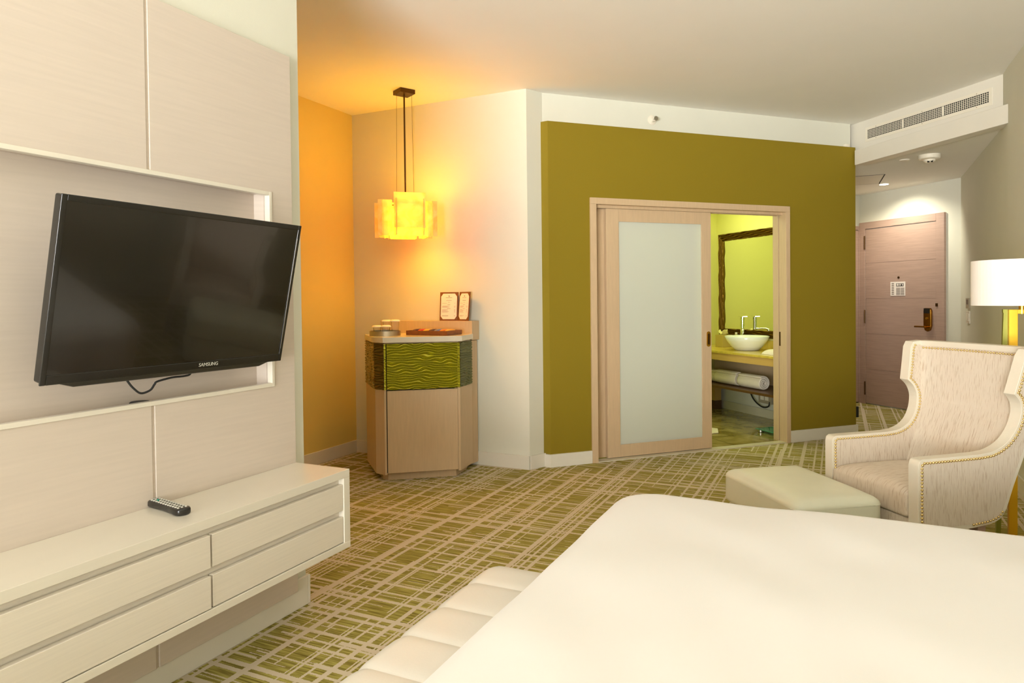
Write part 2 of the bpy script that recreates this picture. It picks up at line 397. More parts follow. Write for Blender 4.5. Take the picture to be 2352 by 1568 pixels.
# white wall around and above the olive field, in the frame of the olive wall
J0, J1, JZ = 0.417, 2.285, 2.045      # door opening
bm = BM()
box(bm, -0.06, J0 - .02, 0.055, 0.15, 0, CEIL); box(bm, J1 + .02, 3.10, 0.055, 0.15, 0, CEIL); box(bm, J0 - .02, J1 + .02, 0.055, 0.15, JZ + .02, CEIL)
struct('wall_angled', bm, M_wall, loc=O0, rz=RZ)
a = Vector((-2.135, 4.801)); b_ = ow(-0.01, 0.055)
bm = BM(); prism(bm, [(a.x, a.y), (b_.x, b_.y), (ow(0, .14).x, ow(0, .14).y), (-2.2, 4.93)], 0, CEIL)
struct('wall_corner', bm, M_wall)
OZ = 2.668
bm = BM()
prism(bm, [(.012, 0), (J0 - .02, 0), (J0 - .02, .055), (-.03, .055)], 0.1, OZ); box(bm, J1 + .02, 3.1026, 0, 0.055, 0.1, OZ); box(bm, J0 - .02, J1 + .02, 0, 0.055, JZ + .02, OZ)
struct('wall_olive', bm, M_olive, loc=O0, rz=RZ)
# bathroom / hall partition, closet wall, entry wall
struct('wall_partition', bxm(3.013, 3.1026, 0.15, 2.0, 0, CEIL), M_wall, loc=O0, rz=RZ)
struct('wall_closet', bxm((3.1026, 3.6, 1.509, 1.6, 0, CEIL), (4.83, 4.9, 1.509, 1.6, 0, CEIL), (3.6, 4.83, 1.509, 1.6, 2.12, CEIL), (3.6, 4.83, 1.57, 1.6, 0, 2.12)), M_wall, loc=O0, rz=RZ)
struct('wall_entry', bxm(4.786, 4.9, -0.9, 1.6, 0, CEIL), M_wall, loc=O0, rz=RZ)
bm = BM(); prism(bm, [(1.078, -4.1), (1.078, 5.9), (1.155, 8.6), (1.3, 8.9), (1.3, -4.1)], 0, CEIL)
struct('wall_right', bm, M_wall)
# bathroom shell
struct('wall_bathroom_far', bxm(-0.06, 3.013, 1.92, 2.02, 0, CEIL), M_bathwall, loc=O0, rz=RZ)
struct('wall_bathroom_left', bxm(-0.06, 0.06, 0.15, 1.92, 0, CEIL), M_bathlime, loc=O0, rz=RZ)
struct('wall_bathroom_vanity', bxm(3.003, 3.013, 0.15, 1.92, 0.78, CEIL), M_bathwall, loc=O0, rz=RZ)
struct('wall_bathroom_front', bxm((0.06, J0 - .02, 0.15, 0.16, 0, CEIL), (J1 + .02, 3.0, 0.15, 0.16, 0, CEIL), (J0 - .02, J1 + .02, 0.15, 0.16, JZ + .02, CEIL)), M_bathlime, loc=O0, rz=RZ)
struct('floor_bathroom', bxm(0.06, 3.0, 0.06, 1.92, 0, 0.006), M_bfloor, loc=O0, rz=RZ)
struct('ceiling_bathroom', bxm(0.06, 3.0, 0.16, 1.92, 2.5, 2.56), M_ceil, loc=O0, rz=RZ)
struct('trim_bathroom', bxm(2.99, 3.003, 0.16, 1.92, 0.006, 0.095), M_bathlow, loc=O0, rz=RZ)
# hall ceiling, grille wall and its bulkhead board
HC = 2.515
P5 = ow(3.1026, 0.0)
bm = BM(); prism(bm, [(P5.x - .0, P5.y + .02), (1.085, 5.93), (1.16, 8.8), (0.2, 9.75), (-0.6, 8.9)], HC, HC + 0.04)
struct('ceiling_hall', bm, M_ceil)
va = Vector((0.165, 7.165, 0)); vb = Vector((1.083, 6.085, 0)); vd = (vb - va).normalized(); vn = Vector((-vd.y, vd.x, 0))
bm = BM(); vl = va - vd * .14
prism(bm, [tuple(vl[:2]), tuple(vb[:2]), tuple((vb + vn * .1)[:2]), tuple((vl + vn * .1)[:2])], HC + 0.04, CEIL)
struct('wall_bulkhead', bm, M_trimw)
ba = Vector((0.136, 7.110, 0)); bb = Vector((1.085, 5.884, 0)); bd = (bb - ba).normalized(); bn = Vector((-bd.y, bd.x, 0))
bm = BM(); prism(bm, [tuple(ba[:2]), tuple(bb[:2]), (1.084, 6.08), tuple((ba + bn * .12)[:2])], 2.500, 2.635)
struct('trim_1', bm, M_trimw, bevel=0.003)
# rear wall with the big window behind the camera
struct('wall_rear', bxm((-4.0, -2.0, -4.2, -4.1, 0, CEIL), (1.0, 1.3, -4.2, -4.1, 0, CEIL), (-2.0, 1.0, -4.2, -4.1, 0, 0.35), (-2.0, 1.0, -4.2, -4.1, 2.72, CEIL)), M_wall)
wr = struct_root('window_1', (-0.5, -4.15, 0))
obj('window_frame', bxm((-1.5, -1.44, -.04, .04, .35, 2.72), (1.44, 1.5, -.04, .04, .35, 2.72), (-.03, .03, -.04, .04, .41, 2.66), (-1.44, 1.44, -.04, .04, .35, .41), (-1.44, 1.44, -.04, .04, 2.66, 2.72)), M_trimw, wr)
obj('window_pane', bxm(-1.44, 1.44, -.005, .005, .41, 2.66), M_glass, wr)

# baseboards
def bboard(name, p, q, h=0.105, th=0.014, flip=False):
    p = Vector((*p[:2], 0)); q = Vector((*q[:2], 0)); d = (q - p).normalized(); n = Vector((-d.y, d.x, 0)) * (-1 if flip else 1)
    bm = BM(); prism(bm, [tuple(v[:2]) for v in (p, q, q + n * th, p + n * th)], 0, h)
    return struct(name, bm, M_trimw, bevel=0.003)
bboard('baseboard_left', (WX, -4.05), (WX, 2.29), h=0.125, flip=True)
bboard('baseboard_left_return', (WX - .2, 2.29), (WX + .014, 2.29), h=0.125)
bboard('baseboard_alcove', (-3.774, 2.3), (-3.774, 4.80), flip=True)
bboard('baseboard_back', (-3.774, 4.801), (-2.135, 4.801), flip=True)
bboard('baseboard_corner', (-2.135, 4.801), (ow(-.012, .05).x, ow(-.012, .05).y), flip=True)
bm = BM(); prism(bm, [(.002, -.014), (.364, -.014), (.364, .055), (-.046, .055)], 0, 0.1)
struct('baseboard_olive', bm, M_trimw, loc=O0, rz=RZ, bevel=0.002)
struct('baseboard_olive_right', bxm((2.32, 3.1026, -0.014, 0.0, 0, 0.105), (2.32, 3.1026, 0, 0.055, 0, 0.105), (3.1026, 3.116, -.014, .10, 0, .105)), M_trimw, loc=O0, rz=RZ, bevel=0.002)
bboard('baseboard_right', (1.078, -4.05), (1.078, 5.9))
bboard('baseboard_hall', (1.078, 5.9), (1.15, 8.45))

# ------------------------------------------------------------------ sliding bathroom door
D = struct_root('door_2', O0, RZ)
FO = 0.045
obj('frame_jamb', bxm(0.364, J0, -0.016, 0.15, 0, 2.045), M_frame, D, bevel=0.002)
obj('frame_jamb', bxm((J1, 2.330, -0.016, 0.075, 0, 2.045), (J1 - 0.0, 2.330, 0.085, 0.155, 0, 2.045)), M_frame, D, bevel=0.002)
obj('frame_head', bxm(0.364, 2.330, -0.016, 0.15, 2.045, 2.095), M_frame, D, bevel=0.002)
obj('track_rail', bxm((J0, J1, 0.03, 0.045, 2.022, 2.045), (J0, J1, 0.10, 0.115, 2.022, 2.045)), M_frame, D)
def sliding_leaf(s0, s1, t0, t1, handle):
    st = 0.115
    lf = obj('sliding_leaf', bxm((s0, s0 + st, t0, t1, 0.012, 2.022), (s1 - st + .02, s1, t0, t1, 0.012, 2.022), (s0 + st, s1 - st + .02, t0, t1, 0.012, 0.112), (s0 + st, s1 - st + .02, t0, t1, 1.92, 2.022)), M_frame, D, bevel=0.0015)
    obj('glass_panel', bxm(s0 + st, s1 - st + .02, t0 + .008, t1 - .008, 0.112, 1.92), M_frost, lf)
    if handle:
        bm = BM(); hs = s1 - 0.030
        pts = [(0.020 * cos(a_) , 0.045 * (1 if sin(a_) > 0 else -1) + 0.020 * sin(a_)) for a_ in [i * pi / 8 + 1e-4 for i in range(16)]]
        extrude_profile(bm, pts, lambda u, v: (hs + u, t0 - .004, 0.945 + v), lambda u, v: (hs + u, t0, 0.945 + v))
        h = obj('flush_handle', bm, M_brass, lf)
        bm = BM(); extrude_profile(bm, [(u * .55, v * .75) for u, v in pts], lambda u, v: (hs + u, t0 - .0048, 0.945 + v), lambda u, v: (hs + u, t0 - .003, 0.945 + v))
        obj('finger_recess', bm, M_darkbronze, h)
sliding_leaf(0.535, 1.538, 0.048, 0.080, True)
sliding_leaf(0.425, 1.40, 0.088, 0.115, False)
obj('strike_plate', bxm(J1 - .003, J1 + .001, 0.060, 0.074, 0.86, 0.985), M_darkbronze, D)
obj('threshold', bxm(J0, J1, -0.01, 0.075, 0, 0.008), M_bathlow, D)

# ------------------------------------------------------------------ entry door
E_ = struct_root('door_1', O0, RZ)
ES = 4.786
obj('door_frame', bxm((ES - .03, ES, 0.395, 0.490, 0, 2.178), (ES - .03, ES, 1.412, 1.495, 0, 2.178), (ES - .03, ES, 0.490, 1.412, 2.097, 2.178)), M_doorw, E_, bevel=0.003)
lf = obj('door_leaf', bxm(*[(ES - .02, ES - .001, 0.496, 1.408, z0, z1) for z0, z1 in ((0.012, 0.42), (0.423, 0.843), (0.846, 1.263), (1.266, 1.686), (1.689, 2.09))], (ES - .012, ES - .001, 0.497, 1.407, 0.012, 2.09)), M_doorw, E_)
for z in (0.19, 1.05, 1.935):
    bm = BM(); lathe(bm, [(0.008, z - .08), (0.008, z + .08)], 12, ES - .034, 1.414)
    obj('hinge', bm, M_darkbronze, E_, smooth=False)
bm = BM(); lathe(bm, [(0.013, 0), (0.013, 0.006)], 16)
obj('peephole', bm, M_darkbronze, lf, loc=(ES - .019, 0.957, 1.503), rot=(0, -pi / 2, 0))
bm = BM()
pts = [(0.045, -0.07), (0.045, 0.10), (0.032, 0.128), (-0.032, 0.128), (-0.045, 0.10), (-0.045, -0.07), (-0.03, -0.115), (0, -0.13), (0.03, -0.115)]
extrude_profile(bm, pts, lambda u, v: (ES - .05, 0.580 + u, 1.03 + v), lambda u, v: (ES - .02, 0.580 + u, 1.03 + v))
lk = obj('lock_plate', bm, M_brassdk, lf, bevel=0.006)
obj('card_reader', bxm(ES - .056, ES - .048, 0.545, 0.615, 1.10, 1.155), M_black, lk)
bm = BM(); tube(bm, [(ES - .05, 0.575, 0.955), (ES - .09, 0.575, 0.955)], 0.012, 10); tube(bm, [(ES - .088, 0.57, 0.955), (ES - .088, 0.70, 0.955)], 0.009, 10)
obj('lever_handle', bm, M_brassdk, lk)
bm = BM(); lathe(bm, [(0.016, 0), (0.013, 0.012)], 14)
obj('thumb_turn', bm, M_brass, lk, loc=(ES - .05, 0.58, 1.045), rot=(0, -pi / 2, 0))
obj('deadbolt_strike', bxm(ES - .036, ES - .028, 0.468, 0.492, 1.175, 1.21), M_darkbronze, E_)
# fire notice on the door
nt_ = thing('evacuation_notice', 'small white printed evacuation notice fixed on the pink oak entry door', 'notice', ow(ES - .022, 0.965, 1.375), RZ)
obj('sheet', bxm(-.003, 0, -0.097, 0.097, -.08, .08), M_paper, nt_)
q = [(-.0045, -.003, -.08, .015, .022, .06)]
bm = BM(); box(bm, -.0045, -.003, -.075, .02, .028, .034); box(bm, -.0045, -.003, -.075, .02, .056, .060)
for a_ in (-.075, -.05, -.02, .014): box(bm, -.0045, -.003, a_, a_ + .006, .028, .06)
box(bm, -.0045, -.003, -.055, -.04, .03, .05)
obj('floor_plan', bm, M_inkdk, nt_)
bm = BM()
for k in range(9): box(bm, -.0045, -.003, -.03, .02, -.07 + k * .0095, -.066 + k * .0095)
for k in range(9): box(bm, -.0045, -.003, -.085, -.037, -.07 + k * .0095, -.066 + k * .0095)
for k in range(7): box(bm, -.0045, -.003, .05, .08, -.065 + k * .02, -.056 + k * .02)
obj('text_lines', bm, M_ink, nt_)
# closet door on the left of the entry door
cd = struct_root('door_3', O0, RZ)
obj('door_leaf', bxm(*[(3.62, 4.74, 1.495, 1.515, z0, z1) for z0, z1 in ((0.012, 0.42), (0.423, 0.843), (0.846, 1.263), (1.266, 1.686), (1.689, 2.09))], (3.62, 4.74, 1.500, 1.56, 0.012, 2.09)), M_doorw, cd)
obj('door_frame', bxm((3.6, 4.786, 1.49, 1.51, 2.095, 2.14), (4.742, 4.786, 1.49, 1.51, 0, 2.095), (3.56, 3.61, 1.49, 1.51, 0, 2.14)), M_doorw, cd)

# ------------------------------------------------------------------ media wall
PX = -2.048
mw = thing('media_wall_panel', 'pinkish beige oak wall panelling with a recessed niche behind the television', 'wall panel', (PX, 1.5, 0))
def loc_(x0, x1, y0, y1, z0, z1): return (x0 - PX, x1 - PX, y0 - 1.5, y1 - 1.5, z0, z1)
SE = 1.548; g_ = 0.0055; PB, PT, PR = 0.088, 2.312, 2.206
f_ = (WX, PX)
bm = BM(); extrude_profile(bm, [(SE + g_ - 1.5, PB), (PR - 1.5, PB), (PR - 1.5, PT), (SE + g_ - 1.5, PT), (SE + g_ - 1.5, NZ1), (NY1 - 1.5, NZ1), (NY1 - 1.5, NZ0), (SE + g_ - 1.5, NZ0)], lambda y, z: (WX - PX, y, z), lambda y, z: (0, y, z))
obj('right_board', bm, M_panel, mw, bevel=.002)
bm = BM(); extrude_profile(bm, [(SE - g_ - 1.5, PB), (SE - g_ - 1.5, NZ0), (NY0 - 1.5, NZ0), (NY0 - 1.5, NZ1), (SE - g_ - 1.5, NZ1), (SE - g_ - 1.5, PT), (.2 - 1.5, PT), (.2 - 1.5, PB)], lambda y, z: (WX - PX, y, z), lambda y, z: (0, y, z))
obj('left_board', bm, M_panel, mw, bevel=.002)
obj('seam_strip', bxm(loc_(WX, PX - .005, SE - g_, SE + g_, NZ1, PT), loc_(WX, PX - .005, SE - g_, SE + g_, PB, NZ0)), M_panel, mw)
obj('niche_back', bxm(loc_(-2.148, -2.137, NY0, NY1, NZ0, NZ1)), M_panel, mw)
obj('niche_lining', bxm(loc_(-2.137, WX, NY1, NY1 + .012, NZ0 - .012, NZ1 + .012), loc_(-2.137, WX, NY0 - .012, NY0, NZ0 - .012, NZ1 + .012),
    loc_(-2.137, WX, NY0, NY1, NZ0 - .012, NZ0), loc_(-2.137, WX, NY0, NY1, NZ1, NZ1 + .012)), M_panel, mw)
L_ = 0.011
obj('niche_trim', bxm(loc_(PX - .02, PX + .005, NY1 - L_, NY1 + .004, NZ0 - .004, NZ1 + .004), loc_(PX - .02, PX + .005, NY0 - .004, NY1 - L_, NZ1 - L_, NZ1 + .004),
    loc_(PX - .02, PX + .005, NY0 - .004, NY1 - L_, NZ0 - .004, NZ0 + L_)), M_console, mw, bevel=0.0015)
bm = BM(); lathe(bm, [(0.032, 0), (0.032, .007), (0.028, .010), (0.004, .010)], 28)
obj('cable_grommet', bm, M_rubber, mw, loc=(-2.088 - PX, 1.530 - 1.5, NZ0 + .0005), label='black round cable grommet')

# television
TW, TH = 0.895, 0.895 / 1.69
tilt = radians(12.48)
tv = thing('television', 'black flat screen television tilted down on the panelled wall', 'television', (-1.910, 1.594, 1.333))
tv.rotation_mode = 'XYZ'; tv.rotation_euler = (radians(-0.33), tilt, radians(-0.48))
hw, hh = TW / 2, TH / 2
obj('housing', bxm((-0.038, -0.004, -hw + .003, hw - .003, -hh + .004, hh - .002), (-0.075, -0.038, -hw * .62, hw * .62, -hh * .7, hh * .55)), M_black, tv, bevel=0.006, segs=3)
bz = obj('bezel', bxm((-0.006, 0.0, -hw, -hw + .016, -hh, hh), (-0.006, 0.0, hw - .014, hw, -hh, hh), (-0.006, 0.0, -hw + .016, hw - .014, hh - .018, hh), (-0.006, 0.0, -hw + .016, hw - .014, -hh, -hh + .028)), M_black, tv, bevel=0.002)
obj('screen', bxm(-0.006, -0.003, -hw + .014, hw - .012, -hh + .026, hh - .016), M_screen, tv)
bm = BM()
pts = [(-hw + .03, 0), (-hw + .10, -.022), (hw - .10, -.022), (hw - .03, 0)]
extrude_profile(bm, pts, lambda u, v: (-.030, u, -hh + .006 + v), lambda u, v: (-.008, u, -hh + .006 + v))
obj('lower_lip', bm, M_bezel, tv, bevel=0.004)
me = text_mesh('SAMSUNG', 0.0175)
obj('brand_lettering', me, M_button, bz, loc=(0.0012, 0.105, -hh + .0155), rot=(pi / 2, 0, pi / 2))
obj('led_strip', bxm(-0.001, 0.0008, hw - .0135, hw - .012, -hh + .05, hh - .05), M_steel, bz)
# wall mount
ctr = Vector((-1.910, 1.594, 1.333))
bm = BM(); box(bm, -2.136, -2.10, 1.45, 1.75, 1.22, 1.46); box(bm, -2.11, -1.975, 1.56, 1.64, 1.28, 1.40)
obj('wall_mount', bm, M_rubber, None)
mt = bpy.data.objects['wall_mount']; mt.parent = tv; bpy.context.view_layer.update(); mt.matrix_parent_inverse = tv.matrix_world.inverted()
bm = BM(); tube(bm, smooth_curve([(-2.00, 1.39, 1.12), (-2.0, 1.423, 1.062), (-2.0, 1.446, 1.033), (-2.0, 1.470, 1.016), (-2.0, 1.502, 1.022), (-2.0, 1.518, 1.039), (-2.0, 1.529, 1.047), (-2.0, 1.583, 1.054), (-2.0, 1.633, 1.054), (-2.0, 1.656, 1.061), (-2.0, 1.67, 1.10)], 8), 0.0035, 8)
cb = obj('power_cable', bm, M_rubber, tv, smooth=True); cb.matrix_parent_inverse = tv.matrix_world.inverted()

# floating console
cs = thing('floating_console', 'long ivory lacquered floating console with four drawers below the television', 'cabinet', (PX, 1.2, 0))
def lc(x0, x1, y0, y1, z0, z1): return (x0 - PX, x1 - PX, y0 - 1.2, y1 - 1.2, z0, z1)
CX = -1.769; CY1 = 2.203; CY0 = -0.25
obj('carcass', bxm(lc(PX + .001, CX, CY0, CY1, 0.601, 0.632), lc(PX + .001, CX, CY0, CY1, 0.320, 0.345), lc(PX + .001, CX, CY1 - .036, CY1, 0.345, 0.601), lc(PX + .001, CX, CY0, CY0 + .036, 0.345, 0.601), lc(PX + .001, PX + .02, CY0, CY1, 0.345, 0.601)), M_console, cs, bevel=0.0015)
obj('inner_rail', bxm(lc(PX + .02, CX - .026, CY0 + .036, CY1 - .036, 0.345, 0.601)), M_drawer, cs)
for (y0, y1, out) in ((1.536, CY1 - .038, -.004), (0.62, 1.527, -.001), (CY0 + .038, 0.612, -.004)):
    for (z0, z1) in ((0.474, 0.577), (0.348, 0.449)):
        obj('drawer', bxm(lc(CX - .022, CX + out, y0, y1, z0, z1)), M_drawer, cs, bevel=0.002)
# remote control
rm = thing('remote_control', 'black television remote control lying on the ivory console', 'remote control', (-1.965, 1.530, 0.6325), radians(-3))
rm.rotation_euler = (0, 0, radians(-10))
outline = [(-.105, .014), (-.09, .024), (-.05, .022), (0, .018), (.05, .021), (.088, .026), (.104, .020), (.109, 0), (.104, -.020), (.088, -.026), (.05, -.021), (0, -.018), (-.05, -.022), (-.09, -.024), (-.105, -.014), (-.109, 0)]
bm = BM(); prism(bm, outline, 0.001, 0.022)
obj('case', bm, M_black, rm, bevel=0.006, segs=3, smooth=True)
random.seed(3)
for i in range(13):
    for j in range(3):
        x = -.088 + i * .0145; y = (j - 1) * .0125
        bm = BM(); lathe(bm, [(0.0042, 0.0215), (0.0042, 0.0238), (0.003, 0.0246)], 10, x, y, 1.2, 0.85)
        obj('button', bm, M_greenbtn if (i, j) == (2, 1) else M_button, rm)

# ------------------------------------------------------------------ minibar cabinet
mb = thing('minibar_cabinet', 'tan minibar cabinet with olive wave relief band in the yellow lit alcove', 'cabinet', (-2.95, 4.45, 0))
OX, OY = -2.95, 4.45
def PL(pts): return [(x - OX, y - OY) for x, y in pts]
F0, F1, F2 = Vector((-3.040, 4.088)), Vector((-2.945, 4.066)), Vector((-2.512, 4.402))
body = [(-3.345, 4.385), tuple(F0), tuple(F1), tuple(F2), (-2.546, 4.645), (-2.60, 4.77), (-3.345, 4.77)]
def inset_poly(pts, d):
    n = len(pts); out = []
    for i in range(n):
        p0, p1, p2 = Vector(pts[i - 1]), Vector(pts[i]), Vector(pts[(i + 1) % n])
        d1 = (p1 - p0).normalized(); d2 = (p2 - p1).normalized()
        n1 = Vector((-d1.y, d1.x)); n2 = Vector((-d2.y, d2.x)); nn = (n1 + n2)
        nn = nn / max(0.3, nn.length_squared / 2)
        out.append(tuple(p1 + nn * d))
    return out
bm = BM(); prism(bm, PL(inset_poly(body, 0.05)), 0.0, 0.055)
obj('plinth', bm, M_cab, mb)
bm = BM(); prism(bm, PL(inset_poly(body, 0.016)), 0.055, 1.00)
obj('carcass', bm, M_cab, mb, bevel=0.001)
segs_ = [((-3.345, 4.77), body[0]), (body[0], body[1]), (body[1], body[2]), None, (body[3], body[4])]
ZR0, ZR1 = 0.662, 0.992
def wavy(u, v, seed, pitch=0.0190):
    k = v / pitch; w_ = noise.noise(Vector((u * 13, k * 0.36, seed))) * 1.05
    return abs(sin(pi * (k + w_)))
def relief(p, q, z0, z1, m, amp, seed, nu, nv=150, lim=None, parent=mb, name='relief_panel'):
    p, q = Vector(p), Vector(q); d = q - p; L = d.length; dn = d / L; nn = Vector((dn.y, -dn.x))
    def fn(i, j):
        u = i * L; v = j * (z1 - z0); hgt = amp * wavy(u, v, seed)
        e = p + dn * u + nn * (hgt - .002); return (e.x - OX, e.y - OY, z0 + v)
    bm = BM(); vv = grid_mesh(bm, nu, nv, fn)
    return obj(name, bm, m, parent, smooth=True)
dir_ = (F2 - F1).normalized()
fa = F1 + dir_ * 0.020; fb = F2 - dir_ * 0.018
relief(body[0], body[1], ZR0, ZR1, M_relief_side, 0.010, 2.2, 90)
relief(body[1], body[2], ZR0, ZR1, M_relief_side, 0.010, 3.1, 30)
relief(tuple(F1), tuple(fa - dir_ * .006), ZR0, ZR1, M_relief, 0.010, 4.7, 8)
relief(tuple(fb + dir_ * .001), tuple(F2), ZR0, ZR1, M_relief, 0.010, 4.9, 8)
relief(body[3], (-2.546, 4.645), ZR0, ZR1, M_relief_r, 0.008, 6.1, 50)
nrm = Vector((dir_.y, -dir_.x))
def slab(p, q, th, z0, z1, off=0):
    """panel standing proud of the line p-q"""
    n = nrm; bm = BM(); P_ = [p + n * off, q + n * off, q + n * (off + th), p + n * (off + th)]
    prism(bm, PL([tuple(v) for v in P_]), z0, z1); return bm
obj('door_gap_shade', slab(F1 + dir_ * .012, fb - dir_ * .02, 0.002, 0.06, 0.99, -0.0175), M_dark, mb)  # dark strip that paints the shade in the door and drawer gaps
df = obj('door', slab(fa, fb, 0.016, 0.06, 0.654, -0.016), M_cab, mb, bevel=0.0015)
dw = relief(tuple(fa), tuple(fb), ZR0, ZR1, M_relief, 0.017, 9.4, 300, 320, name='relief_drawer')
dw['label'] = 'glossy lime drawer front with carved wave relief'
# lower side facings
def facing(p, q, z0, z1, m=M_cab):
    p, q = Vector(p), Vector(q); d = (q - p).normalized(); n = Vector((d.y, -d.x)); bm = BM()
    prism(bm, PL([tuple(v) for v in (p - n * .016, q - n * .016, q, p)]), z0, z1); return obj('side_facing', bm, m, mb)
facing(body[0], body[1], 0.05, ZR0); facing(body[1], body[2], 0.05, ZR0); facing(F1, fa - dir_ * .006, 0.05, ZR0); facing(fb + dir_ * .001, F2, 0.05, ZR0)
facing(body[3], (-2.546, 4.645), 0.05, ZR0)
facing((-3.345, 4.77), body[0], 0.05, 1.0)
bm = BM(); prism(bm, PL([(-2.64, 4.655), (-2.578, 4.685), (-2.574, 4.786), (-3.345, 4.786), (-3.345, 4.74), (-2.64, 4.74)]), 0.03, 0.985)
obj('back_post', bm, M_cab, mb)
top = [(-3.365, 4.40), tuple(F0 + Vector((-.012, -.014))), tuple(F1 + Vector((0.006, -.018))), tuple(F2 + Vector((.024, -.006))), (-2.552, 4.683), (-3.365, 4.683)]
bm = BM(); prism(bm, PL(top), 1.000, 1.040)
obj('worktop', bm, M_stone, mb, bevel=0.002)
bm = BM(); box(bm, -3.42 - OX, -2.560 - OX, 4.6835 - OY, 4.798 - OY, 0.99, 1.137)
obj('upstand', bm, M_cab, mb, bevel=0.001, label='tan upstand ledge at the back of the worktop')

# menu folder
mf = thing('menu_folder', 'open brown leather menu folder with two white pages on the minibar ledge', 'menu', (-2.735, 4.745, 1.1375), 0)
def menu_half(x0, x1, y0, y1, name):
    # upright leaf from (x0,y0) to (x1,y1) leaning back
    p = Vector((x0, y0)); q = Vector((x1, y1)); d = q - p; L = d.length; ang = math.atan2(d.y, d.x)
    h = obj('cover', bxm(0, L, -.003, .003, 0, .228), M_cover, mf, loc=(x0, y0, 0), rot=(radians(-6), 0, ang), bevel=0.001)
    c_ = .018; m_ = .010
    pts = [(m_ + c_, .012), (L - m_ - c_, .012), (L - m_, .012 + c_ * 1.3), (L - m_, .216 - c_ * 1.3), (L - m_ - c_, .216), (m_ + c_, .216), (m_, .216 - c_ * 1.3), (m_, .012 + c_ * 1.3)]
    bm = BM(); extrude_profile(bm, pts, lambda u, v: (u, -.0045, v), lambda u, v: (u, -.003, v))
    pg = obj('page', bm, M_paper, h)
    bm = BM(); cx = L / 2; random.seed(int(L * 1000))
    box(bm, cx - .007, cx + .006, -.0052, -.0044, .196, .199); box(bm, cx - .001, cx + .004, -.0052, -.0044, .190, .197)
    for z, w_ in ((.182, .05), (.160, .042), (.146, .01), (.127, .02), (.096, .026)): box(bm, cx - w_ / 2 * L / .14, cx + w_ / 2 * L / .14, -.0052, -.0044, z, z + .0022)
    for k, z in enumerate((.138, .116, .111, .106, .088, .083, .078, .072, .067, .040, .036)):
        w_ = (.03 + random.random() * .03) * L / .14
        box(bm, m_ + .010, m_ + .010 + w_, -.0052, -.0044, z, z + .0013); box(bm, L - m_ - .022, L - m_ - .012, -.0052, -.0044, z, z + .0013)
    obj('printing', bm, M_ink, pg)
menu_half(-.146, 0.006, -.012, .014, 'a'); menu_half(.008, .128, .014, -.030, 'b')

# tray with snacks and mirrored tray with glasses
tr = thing('snack_tray', 'rectangular brown wooden tray of snacks on the minibar worktop', 'tray', (-2.780, 4.485, 1.0405), 0)
TL, TWd = 0.36, 0.22
obj('base', bxm(-TL / 2 + .008, TL / 2 - .008, -TWd / 2 + .008, TWd / 2 - .008, 0.0005, .006), M_traywood, tr)
obj('rim', bxm((-TL / 2, TL / 2, -TWd / 2, -TWd / 2 + .008, 0, .034), (-TL / 2, TL / 2, TWd / 2 - .008, TWd / 2, 0, .034), (-TL / 2, -TL / 2 + .008, -TWd / 2 + .008, TWd / 2 - .008, 0, .034), (TL / 2 - .008, TL / 2, -TWd / 2 + .008, TWd / 2 - .008, 0, .034)), M_traywood, tr)
snacks = [(M_purple, 'plum', 'bar'), (M_red, 'red', 'packet'), (M_amber, 'amber', 'packet'), (M_purple, 'dark plum', 'bar'), (M_blue, 'blue', 'packet'), (M_orange, 'orange', 'packet'), (M_amber, 'golden', 'packet')]
for k, (m_, cn, kd) in enumerate(snacks):
    lx = -TL / 2 + .035 + k * .048
    th_ = 0
    wx = tr.location.x + lx * cos(th_); wy = tr.location.y + lx * sin(th_)
    bm = BM(); n_ = 10
    def pk(i, j): 
        e = (1 - (2 * i - 1) ** 4) * (1 - (2 * j - 1) ** 4); return ((i - .5) * .044, (j - .5) * .17, e * .036)
    grid_mesh(bm, n_, n_, pk); grid_mesh(bm, n_, n_, lambda i, j: ((i - .5) * .044, (j - .5) * .17, -.0004))
    bmesh.ops.remove_doubles(bm, verts=bm.verts[:], dist=.0005)
    pos = ['at the left end', 'second from the left', 'third from the left', 'in the middle', 'third from the right', 'second from the right', 'at the right end'][k]
    tag(obj('snack_packet', bm, m_, smooth=True, loc=(wx, wy, 1.0475), rot=(0, 0, th_)), f'{cn} snack packet {pos} of the wooden tray', 'snack', 'snack packets in the wooden tray')
rt = thing('round_tray', 'round mirrored tray holding four capped glasses on the minibar', 'tray', (-3.088, 4.285, 1.0405))
bm = BM(); lathe(bm, [(0.113, 0), (0.113, .004), (0.108, .005)], 48)
obj('mirror_base', bm, M_mirror, rt)
bm = BM(); R0_, R1_ = .116, .111; seg = 120
ri = [[(r * cos(2 * pi * i / seg), r * sin(2 * pi * i / seg), z) for i in range(seg)] for r, z in ((R0_, 0.0), (R0_, .036), (R1_, .036), (R1_, .0))]
vs = [[bm.verts.new(p) for p in ring] for ring in ri]
for a_ in range(4):
    for i in range(seg): bm.faces.new((vs[a_][i], vs[a_][(i + 1) % seg], vs[(a_ + 1) % 4][(i + 1) % seg], vs[(a_ + 1) % 4][i]))
obj('metal_rim', bm, M_steel, rt, smooth=False)
def glass(x, y, h, label):
    t = thing('drinking_glass', label, 'glass', (x, y, 1.0465), group='glasses with paper caps on the round tray')
    bm = BM(); r = .030
    lathe(bm, [(r * .82, 0), (r, h), (r - .0018, h), (r * .82 - .002, .006)], 28)
    obj('tumbler', bm, M_glass, t, smooth=False)
    bm = BM(); lathe(bm, [(r + .009, h - .004), (r + .009, h + .0005), (r + .002, h + .008), (r - .006, h + .010)], 28)
    obj('paper_cap', bm, M_paper, t)
glass(-3.112, 4.220, .062, 'short glass with paper cap, front left on the round tray')
glass(-3.038, 4.228, .064, 'short glass with paper cap, front right on the round tray')
